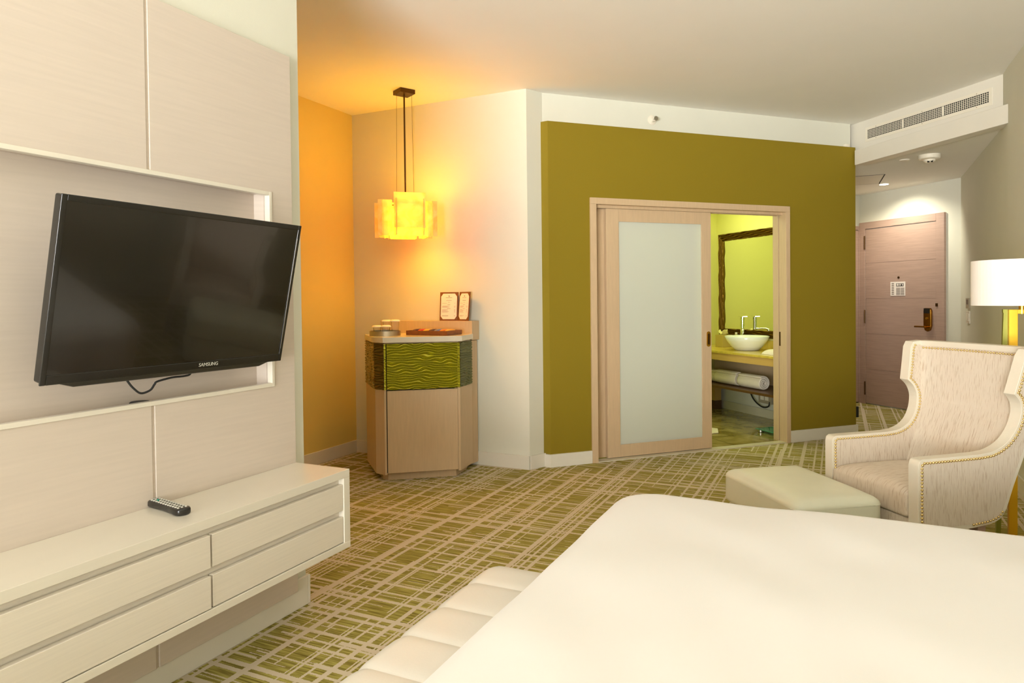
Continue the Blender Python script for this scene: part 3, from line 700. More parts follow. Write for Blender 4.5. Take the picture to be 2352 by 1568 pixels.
glass(-3.115, 4.345, .100, 'tall glass with paper cap, rear left on the round tray')
glass(-3.028, 4.330, .102, 'tall glass with paper cap, rear right on the round tray')

# ------------------------------------------------------------------ pendant lamp
pcx, pcy = -2.978, 4.418
pl = thing('pendant_lamp', 'glowing alabaster panel pendant lamp hanging over the minibar', 'pendant lamp', (pcx, pcy, 0))
prz = radians(43.4); cz_ = radians(34)
obj('canopy', bxm(-.062, .062, -.062, .062, CEIL - .032, CEIL - .0005), M_darkbronze, pl, bevel=0.002, rot=(0, 0, radians(62)))
bm = BM(); tube(bm, [(0, 0, 2.08), (0, 0, CEIL - .03)], .0065, 10)
obj('rod', bm, M_darkbronze, pl)
for a_ in (cz_, cz_ + pi / 2, cz_ + pi, cz_ + 3 * pi / 2):
    bm = BM(); r0 = .056; r1 = .066
    tube(bm, [(r1 * cos(a_), r1 * sin(a_), 2.03), (r0 * cos(a_), r0 * sin(a_), CEIL - .03)], .0012, 6)
    obj('suspension_cable', bm, M_darkbronze, pl)
bm = BM(); tube(bm, [(0, 0, 1.98), (0, 0, 2.09)], .018, 12); box(bm, -.15, .15, -.004, .004, 2.02, 2.028); box(bm, -.004, .004, -.15, .15, 2.02, 2.028)
obj('socket', bm, M_darkbronze, pl, rot=(0, 0, prz))
bm = BM(); bmesh.ops.create_uvsphere(bm, u_segments=20, v_segments=12, radius=.032)
obj('bulb', bm, M_bulb, pl, smooth=True, loc=(0, 0, 1.945))
for k in range(4):
    a_ = prz + k * pi / 2
    z0_, z1_ = (1.838, 2.097) if k == 0 else ((1.79, 2.05) if k % 2 else (1.81, 2.07))
    obj('glass_panel', bxm(-.118, .118, -.190, -.183, z0_, z1_), M_alab, pl, rot=(0, 0, a_), bevel=.001)
    obj('lower_panel', bxm(-.098, .098, -.150, -.144, 1.780, 2.02), M_alab, pl, rot=(0, 0, a_), bevel=.001)
    for sx in (-.104, .098):
        obj('edge_strip', bxm(sx, sx + .006, -.182, -.118, 1.785, 2.05), M_alab, pl, rot=(0, 0, a_))
        obj('edge_strip', bxm(sx, sx + .006, -.222, -.191, 1.785, 2.05), M_alab, pl, rot=(0, 0, a_))
light('pendant_bulb_light', 'POINT', (pcx, pcy, 1.945), 30, (1.0, 0.49, 0.0), 0.15)

# ------------------------------------------------------------------ wall and ceiling fittings
sp_ = thing('wall_sprinkler', 'white sprinkler head on the cream wall above the olive field', 'sprinkler', ow(0.97, .055, 2.762), RZ)
bm = BM(); lathe(bm, [(0.040, 0), (0.040, .006), (0.018, .012), (0.016, .035)], 24); obj('escutcheon', bm, M_plastic, sp_, rot=(pi / 2, 0, 0))
bm = BM(); lathe(bm, [(0.006, .03), (0.006, .06), (.018, .062), (.018, .066)], 16); obj('nozzle', bm, M_steel, sp_, rot=(pi / 2, 0, 0))
ms = obj('motion_sensor', bxm(-.022, .022, -.035, 0, 0, .032), M_plastic, bevel=.004, loc=ow(3.035, .055, OZ + .001), rot=(0, 0, RZ)); tag(ms, 'tiny white sensor box perched on the right end of the olive wall', 'sensor')
sd = thing('smoke_detector', 'round white smoke detector on the lowered hall ceiling', 'smoke detector', (0.717, 7.0, HC))
bm = BM(); lathe(bm, [(0.085, 0), (0.085, -.028), (0.078, -.036), (0.052, -.040)], 36); obj('base', bm, M_plastic, sd, smooth=False)
bm = BM(); lathe(bm, [(0.048, -.038), (0.044, -.055), (0.028, -.066), (.01, -.067)], 28); obj('sensor_dome', bm, M_plastic, sd)
obj('sensor_slot', bxm((-.02, -.004, -.04, -.03, -.068, -.05), (.006, .022, -.04, -.03, -.068, -.05)), M_dark, sd)
bm = BM(); lathe(bm, [(0.042, 0), (0.042, -.006), (.036, -.009)], 28)
tag(obj('sprinkler_cover', bm, M_plastic, loc=(0.539, 7.134, HC)), 'flat white sprinkler cover disc beside the smoke detector', 'sprinkler')
dl = thing('downlight', 'lit round recessed downlight in the entry hall ceiling', 'ceiling light', (0.45, 8.56, HC))
bm = BM(); lathe(bm, [(0.058, 0), (0.058, -.004), (.046, -.006)], 28); obj('trim_ring', bm, M_plastic, dl)
bm = BM(); lathe(bm, [(0.044, -.0065), (.044, -.0075)], 24); obj('lens', bm, M_down, dl)
ap = obj('ceiling_access_panel', bxm((-.30, .30, -.30, .30, -.003, -.0005)), M_trimw, loc=(0.105, 8.18, HC), rot=(0, 0, radians(2)), bevel=0.001); tag(ap, 'square white access panel in the hall ceiling', 'access panel')
obj('panel_gap', bxm((-.312, .312, -.312, -.301, -.002, -.0004), (-.312, .312, .301, .312, -.002, -.0004), (-.312, -.301, -.301, .301, -.002, -.0004), (.301, .312, -.301, .301, -.002, -.0004)), M_dark, ap)
ef = light('entry_downlight_spot', 'SPOT', (0.45, 8.56, HC - .02), 50, (1.0, 0.94, 0.78), .03, direction=(.22, .25, -1), spot=radians(130), blend=0.8)
light('hall_fill_light', 'SPOT', (0.10, 8.9, HC - .02), 10, (1.0, 0.88, 0.6), .05, direction=(0, 0, -1), spot=radians(150), blend=0.9)  # unseen fill spot added to brighten the hall, without a fixture

# air grille
vg = thing('air_grille', 'long white air conditioning grille set high above the entry hall', 'air vent', va + vd * .12 + Vector((0, 0, 2.762)), math.atan2(vd.y, vd.x))
VL, VH = 1.19, .072
obj('frame', bxm((-.025, VL + .025, -.004, 0, VH / 2 + .003, VH / 2 + .028), (-.025, VL + .025, -.004, 0, -VH / 2 - .028, -VH / 2 - .003), (-.025, 0, -.004, 0, -VH / 2 - .003, VH / 2 + .003), (VL, VL + .025, -.004, 0, -VH / 2 - .003, VH / 2 + .003),
    (VL / 3 - .009, VL / 3 + .009, -.004, 0, -VH / 2, VH / 2), (VL * 2 / 3 - .009, VL * 2 / 3 + .009, -.004, 0, -VH / 2, VH / 2)), M_plastic, vg)
obj('dark_cavity', bxm(0, VL, -.0012, 0.0, -VH / 2 - .003, VH / 2 + .003), M_dark, vg)
for k in range(3):
    x0 = k * VL / 3 + (.009 if k else 0); x1 = (k + 1) * VL / 3 - (.009 if k < 2 else 0); bm = BM()
    for j in range(5): z = -VH / 2 + .009 + j * .0135; box(bm, x0, x1, -.0045, -.0025, z - .0016, z + .0016)
    n_ = 22
    for j in range(n_ + 1): x = x0 + (x1 - x0) * j / n_; box(bm, x - .0018, x + .0018, -.0036, -.0016, -VH / 2, VH / 2)
    obj('louvre_grid', bm, M_plastic, vg)
for x, z in ((.1, 1), (.1, -1), (VL / 2, 1), (VL / 2, -1), (VL - .1, 1), (VL - .1, -1)):
    bm = BM(); lathe(bm, [(.004, 0), (.003, .002)], 8); obj('screw', bm, M_greypl, vg, loc=(x, -.004, z * (VH / 2 + .014)), rot=(pi / 2, 0, 0))

# switches by the entry
def wall_x(y): return 1.078 + (1.155 - 1.078) * max(0, (y - 5.9) / 2.7)
t1 = thing('thermostat', 'small grey thermostat on the right wall above the white light switch', 'thermostat', (wall_x(7.9), 7.9, 1.215))
obj('case', bxm(-.014, 0, -.085, .085, -.05, .05), M_greypl, t1, bevel=.002); obj('display', bxm(-.0155, -.013, -.05, .05, -.01, .036), M_ink, t1)
t2 = thing('light_switch', 'white double light switch on the right wall near the entry', 'switch', (wall_x(7.9), 7.9, 1.08))
obj('plate', bxm(-.010, 0, -.09, .09, -.06, .06), M_plastic, t2, bevel=.002)
obj('rocker', bxm(-.015, -.008, -.07, -.008, -.036, .036), M_plastic, t2, bevel=.002); obj('rocker', bxm(-.015, -.008, .008, .07, -.036, .036), M_plastic, t2, bevel=.002)
tag(obj('door_bumper', bxm(3.1026, 3.135, -.002, .04, .17, .27), M_rubber, loc=O0, rot=(0, 0, RZ), bevel=.003), 'black rubber door bumper at the right edge of the olive wall', 'door stop')

# ------------------------------------------------------------------ bathroom
def bt(s, t, z=0): return ow(s, t, z)
CS = 2.37; CZ = .745
vt = thing('vanity_unit', 'wooden bathroom vanity with yellow marble top seen through the doorway', 'vanity', O0, RZ)
T0, T1 = 0.17, 1.915
obj('countertop', bxm(CS, 2.985, T0, T1, CZ - .022, CZ), M_counter, vt, bevel=.002)
obj('backsplash', bxm(2.985, 3.002, T0, T1, CZ, .835), M_counter, vt)
obj('apron', bxm((CS + .015, CS + .04, T0, T1, CZ - .095, CZ - .023)), M_woodlt, vt)
obj('shelf', bxm(2.45, 2.95, T0, T1 - .05, .345, .370), M_wooddk, vt, bevel=.002)
obj('back_panel', bxm(2.955, 2.985, T0, T1, .371, .72), M_cab, vt)
for (s, t) in ((2.86, 1.78), (2.86, .19)):
    l = obj('leg', bxm(s, s + .09, t, t + .11, .105, .344), M_woodlt, vt); obj('foot', bxm(s - .002, s + .092, t - .002, t + .112, .006, .105), M_wooddk, l)
# basin
bs = thing('vessel_basin', 'round white ceramic vessel basin on the marble vanity top', 'basin', ow(2.70, 1.02, CZ + .0005), RZ)
bm = BM(); lathe(bm, [(0.11, 0), (0.125, .004), (0.165, .045), (0.205, .10), (0.225, .145), (0.219, .147), (0.198, .10), (0.15, .045), (0.10, .018), (0.03, .014)], 48)
obj('bowl', bm, M_ceramic, bs, smooth=True)
bm = BM(); lathe(bm, [(0.02, .0145), (.02, .018)], 16); obj('drain', bm, M_chrome, bs)
# faucet
fc = thing('faucet', 'tall chrome mixer faucet behind the white vessel basin', 'faucet', ow(2.905, 1.345, CZ + .0005), RZ)
bm = BM(); lathe(bm, [(.026, 0), (.026, .010), (.021, .012), (.021, .30)], 24); obj('body', bm, M_chrome, fc)
bm = BM(); tube(bm, smooth_curve([(0, 0, .20), (-.05, -.065, .205), (-.085, -.11, .196), (-.092, -.12, .160)], 6), .013, 12); obj('spout', bm, M_chrome, fc, smooth=True)
bm = BM(); lathe(bm, [(.024, .302), (.024, .335)], 24); box(bm, -.03, .03, -.045, .03, .337, .343); obj('lever', bm, M_chrome, fc)
# mirror
mr = thing('wall_mirror', 'large bathroom mirror in a rippled bronze frame above the vanity', 'mirror', O0, RZ)
MS = 3.001; MT0, MT1, MZ0, MZ1, FW = 0.30, 1.85, 0.855, 2.03, 0.085
obj('mirror_glass', bxm(MS - .012, MS - .002, MT0 + FW - .005, MT1 - FW + .005, MZ0 + FW - .005, MZ1 - FW + .005), M_mirror, mr)
def frame_strip(p, q, inward, seed):
    """rippled strip of width FW from corner p to corner q (t,z), mitred"""
    p = Vector(p); q = Vector(q); d = q - p; L = d.length; dn = d / L; iw = Vector(inward)
    def fn(i, j):
        w_ = j * FW; a0 = w_; u = a0 + i * (L - 2 * a0)
        e = p + dn * u + iw * w_
        h_ = .010 + .022 * abs(sin(pi * (j * 5 + .30 * sin(u * 24 + seed + j * 9)))) * (0 < j < 1)
        return (MS - h_, e.x, e.y)
    bm = BM(); grid_mesh(bm, 160, 40, fn); return bm
def floor_(v): return math.floor(v)
for (p, q, iw, sd_) in (((MT0, MZ1), (MT1, MZ1), (0, -1), 0), ((MT0, MZ0), (MT1, MZ0), (0, 1), 1.3), ((MT0, MZ0), (MT0, MZ1), (1, 0), 2.2), ((MT1, MZ0), (MT1, MZ1), (-1, 0), 3.9)):
    obj('frame_rail', frame_strip(p, q, iw, sd_), M_mframe, mr, smooth=True, label='rippled bronze frame rail')
# amenities
ab = thing('tissue_box', 'square olive tissue box beside the basin on the vanity', 'tissue box', ow(2.80, 1.53, CZ + .0005), RZ)
obj('box', bxm(-.065, .065, -.065, .065, 0, .135), M_box, ab, bevel=.002)
bm = BM()
def petal(i, j):
    a = i * 2 * pi; r = .005 + .045 * j; return (r * cos(a) * (1 + .2 * sin(5 * a)), r * sin(a) * (1 + .2 * cos(4 * a)), .135 + .06 * j * (.6 + .4 * sin(3 * a + 1)))
grid_mesh(bm, 40, 6, petal)
obj('tissue', bm, M_flower, ab, smooth=True, solid=.002)
def bottle(s, t, label):
    b = thing('toiletry_bottle', label, 'bottle', ow(s, t, CZ + .0005), RZ, group='toiletry bottles beside the tissue box')
    bm = BM(); lathe(bm, [(.020, 0), (.022, .004), (.022, .13), (.012, .145)], 20); obj('bottle_body', bm, M_lotion, b)
    bm = BM(); lathe(bm, [(.013, .1455), (.013, .165)], 16); obj('cap', bm, M_plastic, b)
bottle(2.875, 1.67, 'small toiletry bottle with white cap left of the tissue box')
bottle(2.87, 1.405, 'small toiletry bottle with white cap between tissue box and basin')
bm = BM(); grid_mesh(bm, 20, 20, lambda i, j: ((i - .5) * .16, (j - .5) * .26, .05 * (max(0, 1 - abs(2 * i - 1) ** 3) * max(0, 1 - abs(2 * j - 1) ** 3)) ** .45 + .001))
grid_mesh(bm, 2, 2, lambda i, j: ((i - .5) * .16, (j - .5) * .26, .0005))
tag(obj('hand_towel', bm, M_towel, smooth=True, loc=ow(2.56, .42, CZ + .0005), rot=(0, 0, RZ)), 'folded white hand towel at the right end of the vanity top', 'towel')
# rolled towels on the shelf
def rolled(s, t, rl, r, m_, label, ang=0):
    bm = BM(); n = 96; prof = []
    turns = 3.2
    for i in range(n):
        a = i / (n - 1) * turns * 2 * pi; rr = r * (.16 + .84 * (a / (turns * 2 * pi)))
        prof.append((rr * cos(a + 1.0), rr * sin(a + 1.0)))
    rows = []
    for k, x in enumerate([-.5, -.46, -.25, 0, .25, .46, .5]):
        sc = .93 if k in (0, 6) else 1
        rows.append([bm.verts.new((u * sc * (1 + .02 * sin(8 * v * 30 + k)), x * rl, v * sc + r)) for u, v in prof])
    for a, b in zip(rows, rows[1:]):
        for i in range(n - 1): bm.faces.new((a[i], a[i + 1], b[i + 1], b[i]))
    o = obj('rolled_towel', bm, m_, smooth=True, solid=r * .2, loc=ow(s, t, .3715 + r * .02), rot=(0, 0, RZ + ang))
    tag(o, label, 'towel', 'rolled towels on the vanity shelf')
rolled(2.60, 0.815, .34, .070, M_towel, 'white rolled towel at the right end of the vanity shelf')
rolled(2.60, 1.19, .35, .072, M_towel, 'white rolled towel in the middle of the vanity shelf')
rolled(2.62, 1.545, .31, .066, M_towel, 'rolled towel near the left end of the vanity shelf')
rolled(2.72, 1.76, .10, .070, M_towel, 'rolled towel tucked against the far wall')
# outlet box with cable
ob = thing('power_box', 'grey wall power box with two sockets under the vanity shelf', 'power box', ow(3.003, 1.05, .22), RZ)
obj('case', bxm(-.05, 0, -.10, .10, -.055, .055), M_greypl, ob, bevel=.002)
obj('socket', bxm(-.054, -.049, -.055, -.005, -.02, .02), M_plastic, ob); obj('socket', bxm(-.054, -.049, .015, .065, -.02, .02), M_plastic, ob)
bm = BM(); tube(bm, smooth_curve([(-.06, .26, .12), (-.07, .16, -.02), (-.07, .03, -.09), (-.06, -.06, -.08), (-.045, -.07, -.03)], 6), .008, 8); obj('cable', bm, M_rubber, ob, smooth=True)
# scale, mat
sc_ = thing('bathroom_scale', 'green glass bathroom scale with chrome feet on the marble floor', 'scale', ow(2.515, .345, .0065), RZ)
obj('glass_top', bxm(-.15, .15, -.15, .15, .027, .035), M_glassg, sc_, bevel=.002)
for x in (-.115, .115):
    for y in (-.115, .115):
        bm = BM(); lathe(bm, [(.024, 0), (.028, .004), (.028, .024), (.022, .027)], 20, x, y); obj('foot', bm, M_steel, sc_)
bm = BM(); prism(bm, [(-.35, -.22), (.02, -.22), (.14, -.05), (.10, .02), (-.35, .26)], .0005, .012)
tag(obj('bath_mat', bm, M_towel, loc=ow(1.97, .78, .0065), rot=(0, 0, RZ), bevel=.004), 'white towelling bath mat on the bathroom floor', 'bath mat')
light('bathroom_ceiling_light', 'AREA', ow(2.55, 1.0, 2.46), 11, (0.93, 1.0, 0.5), .25, 1.3, (0, 0, -1)).rotation_euler = (0, 0, RZ)
light('bathroom_room_light', 'AREA', ow(1.2, 0.9, 2.46), 14, (0.93, 1.0, 0.6), .6, .6, (0, 0, -1))

# ------------------------------------------------------------------ armchair
crz = math.atan2(-.78, .62)
ch = thing('wing_armchair', 'cream wing armchair in slub fabric with leather edges and brass nailheads', 'armchair', (-.065, 3.835, 0), crz)
CW = .592
prof = [(0.0, .275), (0.0, .57), (.006, .590), (.02, .600), (.2, .602), (.32, .604)] + [tuple(p)[:2] for p in smooth_curve([(.38, .610, 0), (.43, .628, 0), (.475, .662, 0), (.508, .715, 0), (.522, .775, 0), (.514, .815, 0), (.497, .842, 0), (.474, .862, 0)], 3)] + [(.490, .93), (.512, 1.03), (.530, 1.058),
        (.60, 1.062), (.635, 1.045)] + [tuple(p)[:2] for p in smooth_curve([(.652, .98, 0), (.652, .86, 0), (.632, .75, 0), (.59, .65, 0), (.545, .55, 0), (.50, .45, 0), (.462, .355, 0), (.425, .312, 0), (.37, .294, 0)], 3)] + [(.28, .285)]
def flare(z): return .05 * max(0, (z - .62) / .44) ** 1.0
def side_pts(u_edge, sgn):
    return u_edge, sgn
TH_ = .055
def flared_prism(poly, ua, ub, sgn):
    """flat profile slab between u=ua and u=ub, sliced, then flared outward with height"""
    bm = BM(); extrude_profile(bm, poly, lambda v, z: (ua, v, z), lambda v, z: (ub, v, z))
    for k in range(11):
        zz = .62 + k * .05
        bmesh.ops.bisect_plane(bm, geom=bm.verts[:] + bm.edges[:] + bm.faces[:], plane_co=(0, 0, zz), plane_no=(0, 0, 1))
    bmesh.ops.triangulate(bm, faces=[f for f in bm.faces if len(f.verts) > 4])
    for v in bm.verts: v.co.x += sgn * flare(v.co.z)
    return bm
def side_panel(left):
    bm = flared_prism(prof, 0 if left else CW - TH_, TH_ if left else CW, -1 if left else 1)
    return obj('side_border', bm, M_leather, ch, bevel=.007, segs=3, label='smooth cream leather edging')
def inset_profile(d):
    return inset_poly([(v, z) for v, z in prof[::-1]], d)
ip = inset_profile(.020)
for left in (True, False):
    sp = side_panel(left)
    for inner in (True, False):
        if left: u = (TH_ if inner else 0); s_ = -1; o_ = .0025 * (1 if inner else -1)
        else: u = (CW - TH_ if inner else CW); s_ = 1; o_ = .0025 * (-1 if inner else 1)
        bm = flared_prism(ip, u - o_, u + o_, s_)
        obj('side_fabric', bm, M_fabric, sp)
# curved back
def vback(z):
    c01 = lambda t: max(0, min(1, t))
    return .43 + .115 * c01((z - .44) / .31) + .028 * c01((z - .75) / .28) - .3 * max(0, .44 - z)
def back_shell(off0, off1, z0, z1, u0, u1, bulge):
    bm = BM(); nu, nz = 24, 16
    def fr(side):
        def fn(i, j):
            z = z0 + (z1 - z0) * j
            a = u0 - flare(z); b = u1 + flare(z); u = a + (b - a) * i
            x = 2 * i - 1; c = bulge * (1 - abs(x) ** 2.6)
            ztop = z + (.0 if j < 1 else 0)
            return (u, vback(z) + c + (off0 if side == 0 else off1), ztop)
        return fn
    A = grid_mesh(bm, nu, nz, fr(0)); B = grid_mesh(bm, nu, nz, fr(1))
    for i in range(nu): bm.faces.new((A[i][nz], A[i + 1][nz], B[i + 1][nz], B[i][nz])); bm.faces.new((A[i][0], A[i + 1][0], B[i + 1][0], B[i][0]))
    for j in range(nz): bm.faces.new((A[0][j], A[0][j + 1], B[0][j + 1], B[0][j])); bm.faces.new((A[nu][j], A[nu][j + 1], B[nu][j + 1], B[nu][j]))
    return bm
obj('back_cushion', back_shell(0, .045, .30, 1.035, TH_ - .004, CW - TH_ + .004, .02), M_fabric_back, ch, smooth=False)
obj('top_border', back_shell(-.004, .060, 1.035, 1.062, TH_ * .5, CW - TH_ * .5, .018), M_leather, ch, bevel=.008, segs=3)
# rounded seat cushion
def cushion_bm(x0, x1, y0, y1, z0, z1, puff=.02, n=18):
    bm = BM()
    def topf(i, j):
        e = max(0, (1 - abs(2 * i - 1) ** 4)) ** .5 * max(0, (1 - abs(2 * j - 1) ** 4)) ** .5
        return (x0 + (x1 - x0) * i, y0 + (y1 - y0) * j, z1 - .012 + puff * e)
    v = grid_mesh(bm, n, n, topf); w_ = grid_mesh(bm, n, n, lambda i, j: (x0 + (x1 - x0) * i, y0 + (y1 - y0) * j, z0))
    for i in range(n):
        for (a, b) in (((i, 0), (i + 1, 0)), ((i, n), (i + 1, n)), ((0, i), (0, i + 1)), ((n, i), (n, i + 1))):
            bm.faces.new((v[a[0]][a[1]], v[b[0]][b[1]], w_[b[0]][b[1]], w_[a[0]][a[1]]))
    return bm
obj('seat_cushion', cushion_bm(TH_ + .003, CW - TH_ - .003, -.004, .455, .335, .455, .035), M_fabric_back, ch, bevel=.014, segs=3, smooth=True)
obj('seat_base', bxm(TH_, CW - TH_, .006, .37, .280, .333), M_fabric, ch, bevel=.006)
for (x, y) in ((.04, .05), (CW - .04, .05), (.05, .36), (CW - .05, .36)):
    bm = BM(); k = .022
    pts0 = [(x - k, y - k), (x + k, y - k), (x + k, y + k), (x - k, y + k)]
    a = [bm.verts.new((x + (p[0] - x) * .6, y + (p[1] - y) * .6, 0)) for p in pts0]; b = [bm.verts.new((p[0], p[1], .30)) for p in pts0]
    bm.faces.new(a[::-1]); bm.faces.new(b)
    for i in range(4): bm.faces.new((a[i], a[(i + 1) % 4], b[(i + 1) % 4], b[i]))
    obj('leg', bm, M_doorw, ch)
# nailheads
bm = BM(); bmesh.ops.create_icosphere(bm, subdivisions=2, radius=.0060)
nail_me = bpy.data.meshes.new('nailhead'); bm.to_mesh(nail_me); bm.free(); nail_me.materials.append(M_nail)
for p in nail_me.polygons: p.use_smooth = True
def along(pts, step):
    out = []; P = [Vector(p) for p in pts]; carry = 0
    for a, b in zip(P, P[1:]):
        L = (b - a).length; t = carry
        while t < L: out.append(a + (b - a) * (t / L)); t += step
        carry = t - L
    return out
ipr = inset_poly([(v, z) for v, z in prof[::-1]], .016)[::-1]
K_ = min(range(len(ipr)), key=lambda i: (ipr[i][0] - .6) ** 2 + (ipr[i][1] - 1.06) ** 2)
path_front = ipr[0:K_]          # up the arm front, along the arm and up the wing
path_under = [p for p in ipr[K_:] if p[1] < .36]           # bottom rear edge
nails = []
for (v, z) in along(path_front, .0150): nails.append((1, Vector((CW + flare(z) + .003, v, z))))
for (v, z) in along(path_front, .0150): nails.append((2, Vector((TH_ - flare(z) + .003, v, z))))
for (v, z) in along(path_under, .0150): nails.append((3, Vector((CW + .003, v, z))))
for i in range(34):
    f = (i + .5) / 34; z = 1.026; a = TH_ - flare(z) + .01; b = CW - TH_ + flare(z) - .01; x = 2 * f - 1
    nails.append((0, Vector((a + (b - a) * f, vback(z) + .02 * (1 - abs(x) ** 2.6) - .003, z))))
first = nails[:100]; rest = nails[100:]
for _, p in first:
    n_ = bpy.data.objects.new('nailhead', nail_me); C.objects.link(n_); n_.parent = ch; n_.location = p
bm = BM()
for _, p in rest: bmesh.ops.create_icosphere(bm, subdivisions=1, radius=.0060, matrix=Matrix.Translation(p))
r_ = obj('nailhead_trim', bm, M_nail, ch, smooth=True); r_['kind'] = 'stuff'

# ottoman
ot = thing('ottoman', 'low pale green leather ottoman in front of the armchair', 'ottoman', (-.185, 3.585, 0), math.atan2(-.81, .587))
def puffbox(L, Wd_, z0, z1, n=24, r=.05, puff=.02):
    bm = BM()
    bmesh.ops.create_cube(bm, size=1)
    bmesh.ops.subdivide_edges(bm, edges=bm.edges[:], cuts=n, use_grid_fill=True)
    for v in bm.verts:
        x, y, z = v.co * 2
        def sh(a, b, c): return a
        # superellipsoid-like rounding in mixed exponents
        X = x * L / 2; Y = y * Wd_ / 2; Z = z * (z1 - z0) / 2
        ix = max(-L / 2 + r, min(L / 2 - r, X)); iy = max(-Wd_ / 2 + r, min(Wd_ / 2 - r, Y)); iz = max(-(z1 - z0) / 2 + r * .55, min((z1 - z0) / 2 - r * .55, Z))
        dv = Vector((X - ix, Y - iy, (Z - iz) / .55)); l = max(abs(dv.x), abs(dv.y), abs(dv.z))
        if dv.length > 1e-6 and l > 0: dv = dv.normalized() * l
        e = max(0, 1 - x ** 4) * max(0, 1 - y ** 4)
        v.co = Vector((ix + dv.x, iy + dv.y, iz + dv.z * .55 + (z0 + z1) / 2 + (puff * e if z > .5 else 0)))
    return bm
obj('cushion', puffbox(.66, .44, .235, .405, r=.055, puff=.014), M_leather3, ot, smooth=True)
obj('base', bxm(-.305, .305, -.20, .20, .06, .236), M_leather3, ot, bevel=.02, segs=3)
bm = BM(); hl, hw_ = .327, .217; rr = .05
pts = []
for cx_, cy_, a0 in ((hl - rr, hw_ - rr, 0), (-hl + rr, hw_ - rr, 90), (-hl + rr, -hw_ + rr, 180), (hl - rr, -hw_ + rr, 270)):
    for k in range(7): a_ = radians(a0 + k * 15); pts.append((cx_ + rr * cos(a_), cy_ + rr * sin(a_), .374))
pts.append(pts[0]); tube(bm, pts, .0035, 6); obj('piping', bm, M_leather3, ot, smooth=True)
for x in (-.26, .26):
    for y in (-.15, .15): obj('leg', bxm(x - .02, x + .02, y - .02, y + .02, 0, .065), M_wooddk, ot)

# ------------------------------------------------------------------ floor lamp
LX, LY = 0.835, 4.25
fl = thing('floor_lamp', 'floor lamp with white drum shade and gold open frame base behind the armchair', 'floor lamp', (LX, LY, 0))
bm = BM(); seg = 64; R_ = .215; z0, z1 = 1.243, 1.470
for k in range(2):
    pass
ri = [(R_, z0), (R_, z1), (R_ - .003, z1), (R_ - .003, z0)]
vs = [[bm.verts.new((r * cos(2 * pi * i / seg), r * sin(2 * pi * i / seg), z)) for i in range(seg)] for r, z in ri]
for a_ in range(4):
    for i in range(seg): bm.faces.new((vs[a_][i], vs[a_][(i + 1) % seg], vs[(a_ + 1) % 4][(i + 1) % seg], vs[(a_ + 1) % 4][i]))
obj('lamp_shade', bm, M_shade, fl)
bm = BM(); tube(bm, [(0, 0, 1.20), (0, 0, 1.36)], .013, 14); obj('stem', bm, M_brass, fl)
bm = BM(); bmesh.ops.create_uvsphere(bm, u_segments=16, v_segments=10, radius=.03); obj('bulb', bm, M_plastic, fl, loc=(0, 0, 1.38), smooth=True)
hb = .036
obj('front_frame', bxm((-.055, -.018, -.012, .02, 0, 1.221), (.11, .147, -.012, .02, 0, 1.221), (-.018, .11, -.012, .02, 1.200, 1.221), (-.018, .11, -.012, .02, 0, .02)), M_gold, fl, bevel=.001)
bm = BM()
for sx in (-1,):
    extrude_profile(bm, [(-.105, 0.0), (-.085, 0.0), (-.052, 1.205), (-.072, 1.205)], lambda u, z: (u, .02, z), lambda u, z: (u, .05, z))
    extrude_profile(bm, [(.185, 0.0), (.205, 0.0), (.172, 1.205), (.152, 1.205)], lambda u, z: (u, .02, z), lambda u, z: (u, .05, z))
    box(bm, -.074, .174, .02, .05, 1.205, 1.222)
obj('rear_frame', bm, M_greenframe, fl)

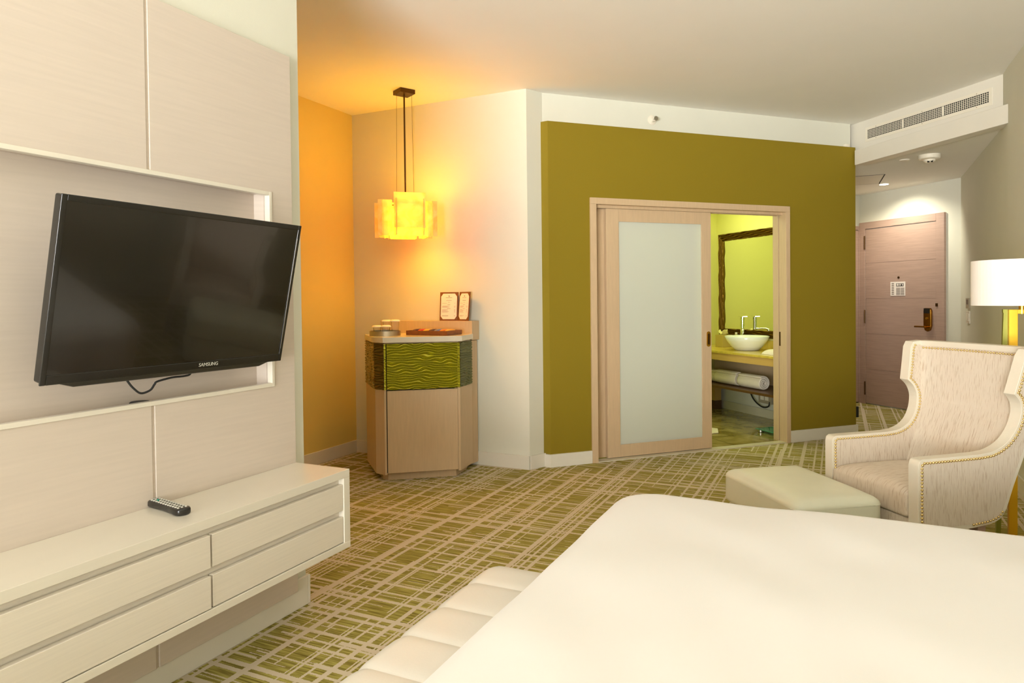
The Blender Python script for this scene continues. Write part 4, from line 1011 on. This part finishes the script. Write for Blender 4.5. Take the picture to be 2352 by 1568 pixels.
# ------------------------------------------------------------------ bed
bed = thing('bed', 'large bed with white bedding filling the right foreground', 'bed', (0.2, 1.45, 0))
def lb(x0, x1, y0, y1, z0, z1): return (x0 - .2, x1 - .2, y0 - 1.45, y1 - 1.45, z0, z1)
BX0, BX1, BY0, BY1 = -.70, 1.06, .52, 2.46
obj('bed_base', bxm(lb(BX0 + .03, BX1, BY0 + .03, BY1 - .03, .04, .30)), M_boxspring, bed, bevel=.012)
obj('mattress', bxm(lb(BX0 + .02, BX1, BY0 + .02, BY1 - .02, .302, .535)), M_sheet, bed, bevel=.03, segs=3)
for x, y in ((BX0 + .1, BY0 + .1), (BX0 + .1, BY1 - .1), (BX1 - .1, BY0 + .1), (BX1 - .1, BY1 - .1)): obj('leg', bxm(lb(x - .03, x + .03, y - .03, y + .03, 0, .04)), M_wooddk, bed)
def duvet():
    bm = BM(); r = .075; zt = .602; drop = .33; RC = .10
    ex = r * pi / 2 + drop - r
    x0, x1, y0, y1 = BX0 + r - .028, BX1, BY0 + .09, BY1 + .028 - r
    nu, nv = 150, 150
    def fn(i, j):
        x = x0 - ex + (x1 - x0 + ex) * i; y = y0 - ex + (y1 - y0 + 2 * ex) * j
        # nearest point of rounded inner rectangle
        ax, ay = x0 + RC, y1 - RC; bx_, by_ = x0 + RC, y0 + RC
        cx = max(x0, x); cy = min(max(y, y0), y1)
        if cx < ax and cy > ay:
            v = Vector((x - ax, y - ay));
            if v.length > RC: c = Vector((ax, ay)) + v.normalized() * RC
            else: c = Vector((x, y))
            cx, cy = c.x, c.y
        elif cx < bx_ and cy < by_:
            v = Vector((x - bx_, y - by_))
            if v.length > RC: c = Vector((bx_, by_)) + v.normalized() * RC
            else: c = Vector((x, y))
            cx, cy = c.x, c.y
        dv = Vector((x - cx, y - cy)); d = dv.length
        wr_ = noise.noise(Vector((x * 1.7, y * 2.4, 3.0))) * .010 + noise.noise(Vector((x * 4.5 + y * 2, y * 3.5, 8.0))) * .004
        wr_ += .006 * sin(9 * y + 2.5 * x) * max(0, min(1, (x + .3)))
        if d < 1e-6: return (cx - .2, cy - 1.45, zt + wr_)
        n = dv / d; th = min(d / r, pi / 2)
        hx = r * sin(th); hz = r * (1 - cos(th)) + max(0, d - r * pi / 2)
        hx += max(0, d - r * pi / 2) * .02 + noise.noise(Vector((cx * 6, cy * 6, hz * 2))) * .010 * min(1, hz * 5)
        return (cx + n.x * hx - .2, cy + n.y * hx - 1.45, zt - min(hz, .42) + wr_ * max(0, 1 - hz * 6))
    grid_mesh(bm, nu, nv, fn); return bm
tag(obj('duvet', duvet(), M_sheet, smooth=True, solid=.006, loc=(.2, 1.45, 0)), 'smooth white duvet spread over the large bed in the foreground', 'duvet')

# ------------------------------------------------------------------ bench at the bed foot
bn_ = thing('bed_end_bench', 'long channelled ivory leather bench along the foot of the bed', 'bench', (-.90, 1.2, 0))
ys = [1.972, 1.819, 1.640, 1.463, 1.290, 1.115, .94, .765, .59]
def channel(y0, y1, end0, end1):
    bm = BM(); x0, x1 = -.145, .125; n1, n2 = 16, 26
    prof_ = []
    R = .06; zt = .452
    pr = [(x0, .30)] + [(x0, .36)] + [(x0 + R - R * cos(a), zt - R + R * sin(a)) for a in [k * pi / 2 / 8 for k in range(9)]] + [(x1 - .06, zt), (x1 - .02, zt - .008), (x1, zt - .03), (x1, .30)]
    pr = [pr[0], pr[1]] + pr[2:]
    def fn(i, j):
        k = i * (len(pr) - 1); a = int(min(k, len(pr) - 2)); f = k - a
        px_ = pr[a][0] + (pr[a + 1][0] - pr[a][0]) * f; pz = pr[a][1] + (pr[a + 1][1] - pr[a][1]) * f
        c = Vector((0, .36)); v = Vector((px_, pz)) - c
        e = 1 - abs(2 * j - 1) ** 5
        if end1 and j > .5: e = 1 - ((2 * j - 1)) ** 3 * 1.0
        s = 1 - .045 * (1 - e) * (1.0 if not (end1 and j > .5) else 1.6)
        q = c + v * s
        return (q.x, y0 + (y1 - y0) * j - 1.2, q.y)
    grid_mesh(bm, (len(pr) - 1) * 2, n2, fn)
    return bm
for k in range(len(ys) - 1):
    obj('seat_channel', channel(ys[k + 1], ys[k], False, k == 0), M_leather2, bn_, smooth=True)
obj('bench_base', bxm(-.138, .118, .60 - 1.2, 1.955 - 1.2, .12, .345), M_leather2, bn_, bevel=.01)
for x in (-.10, .08):
    for y in (-.55, .70): obj('leg', bxm(x - .02, x + .02, y - .02, y + .02, 0, .125), M_wooddk, bn_)
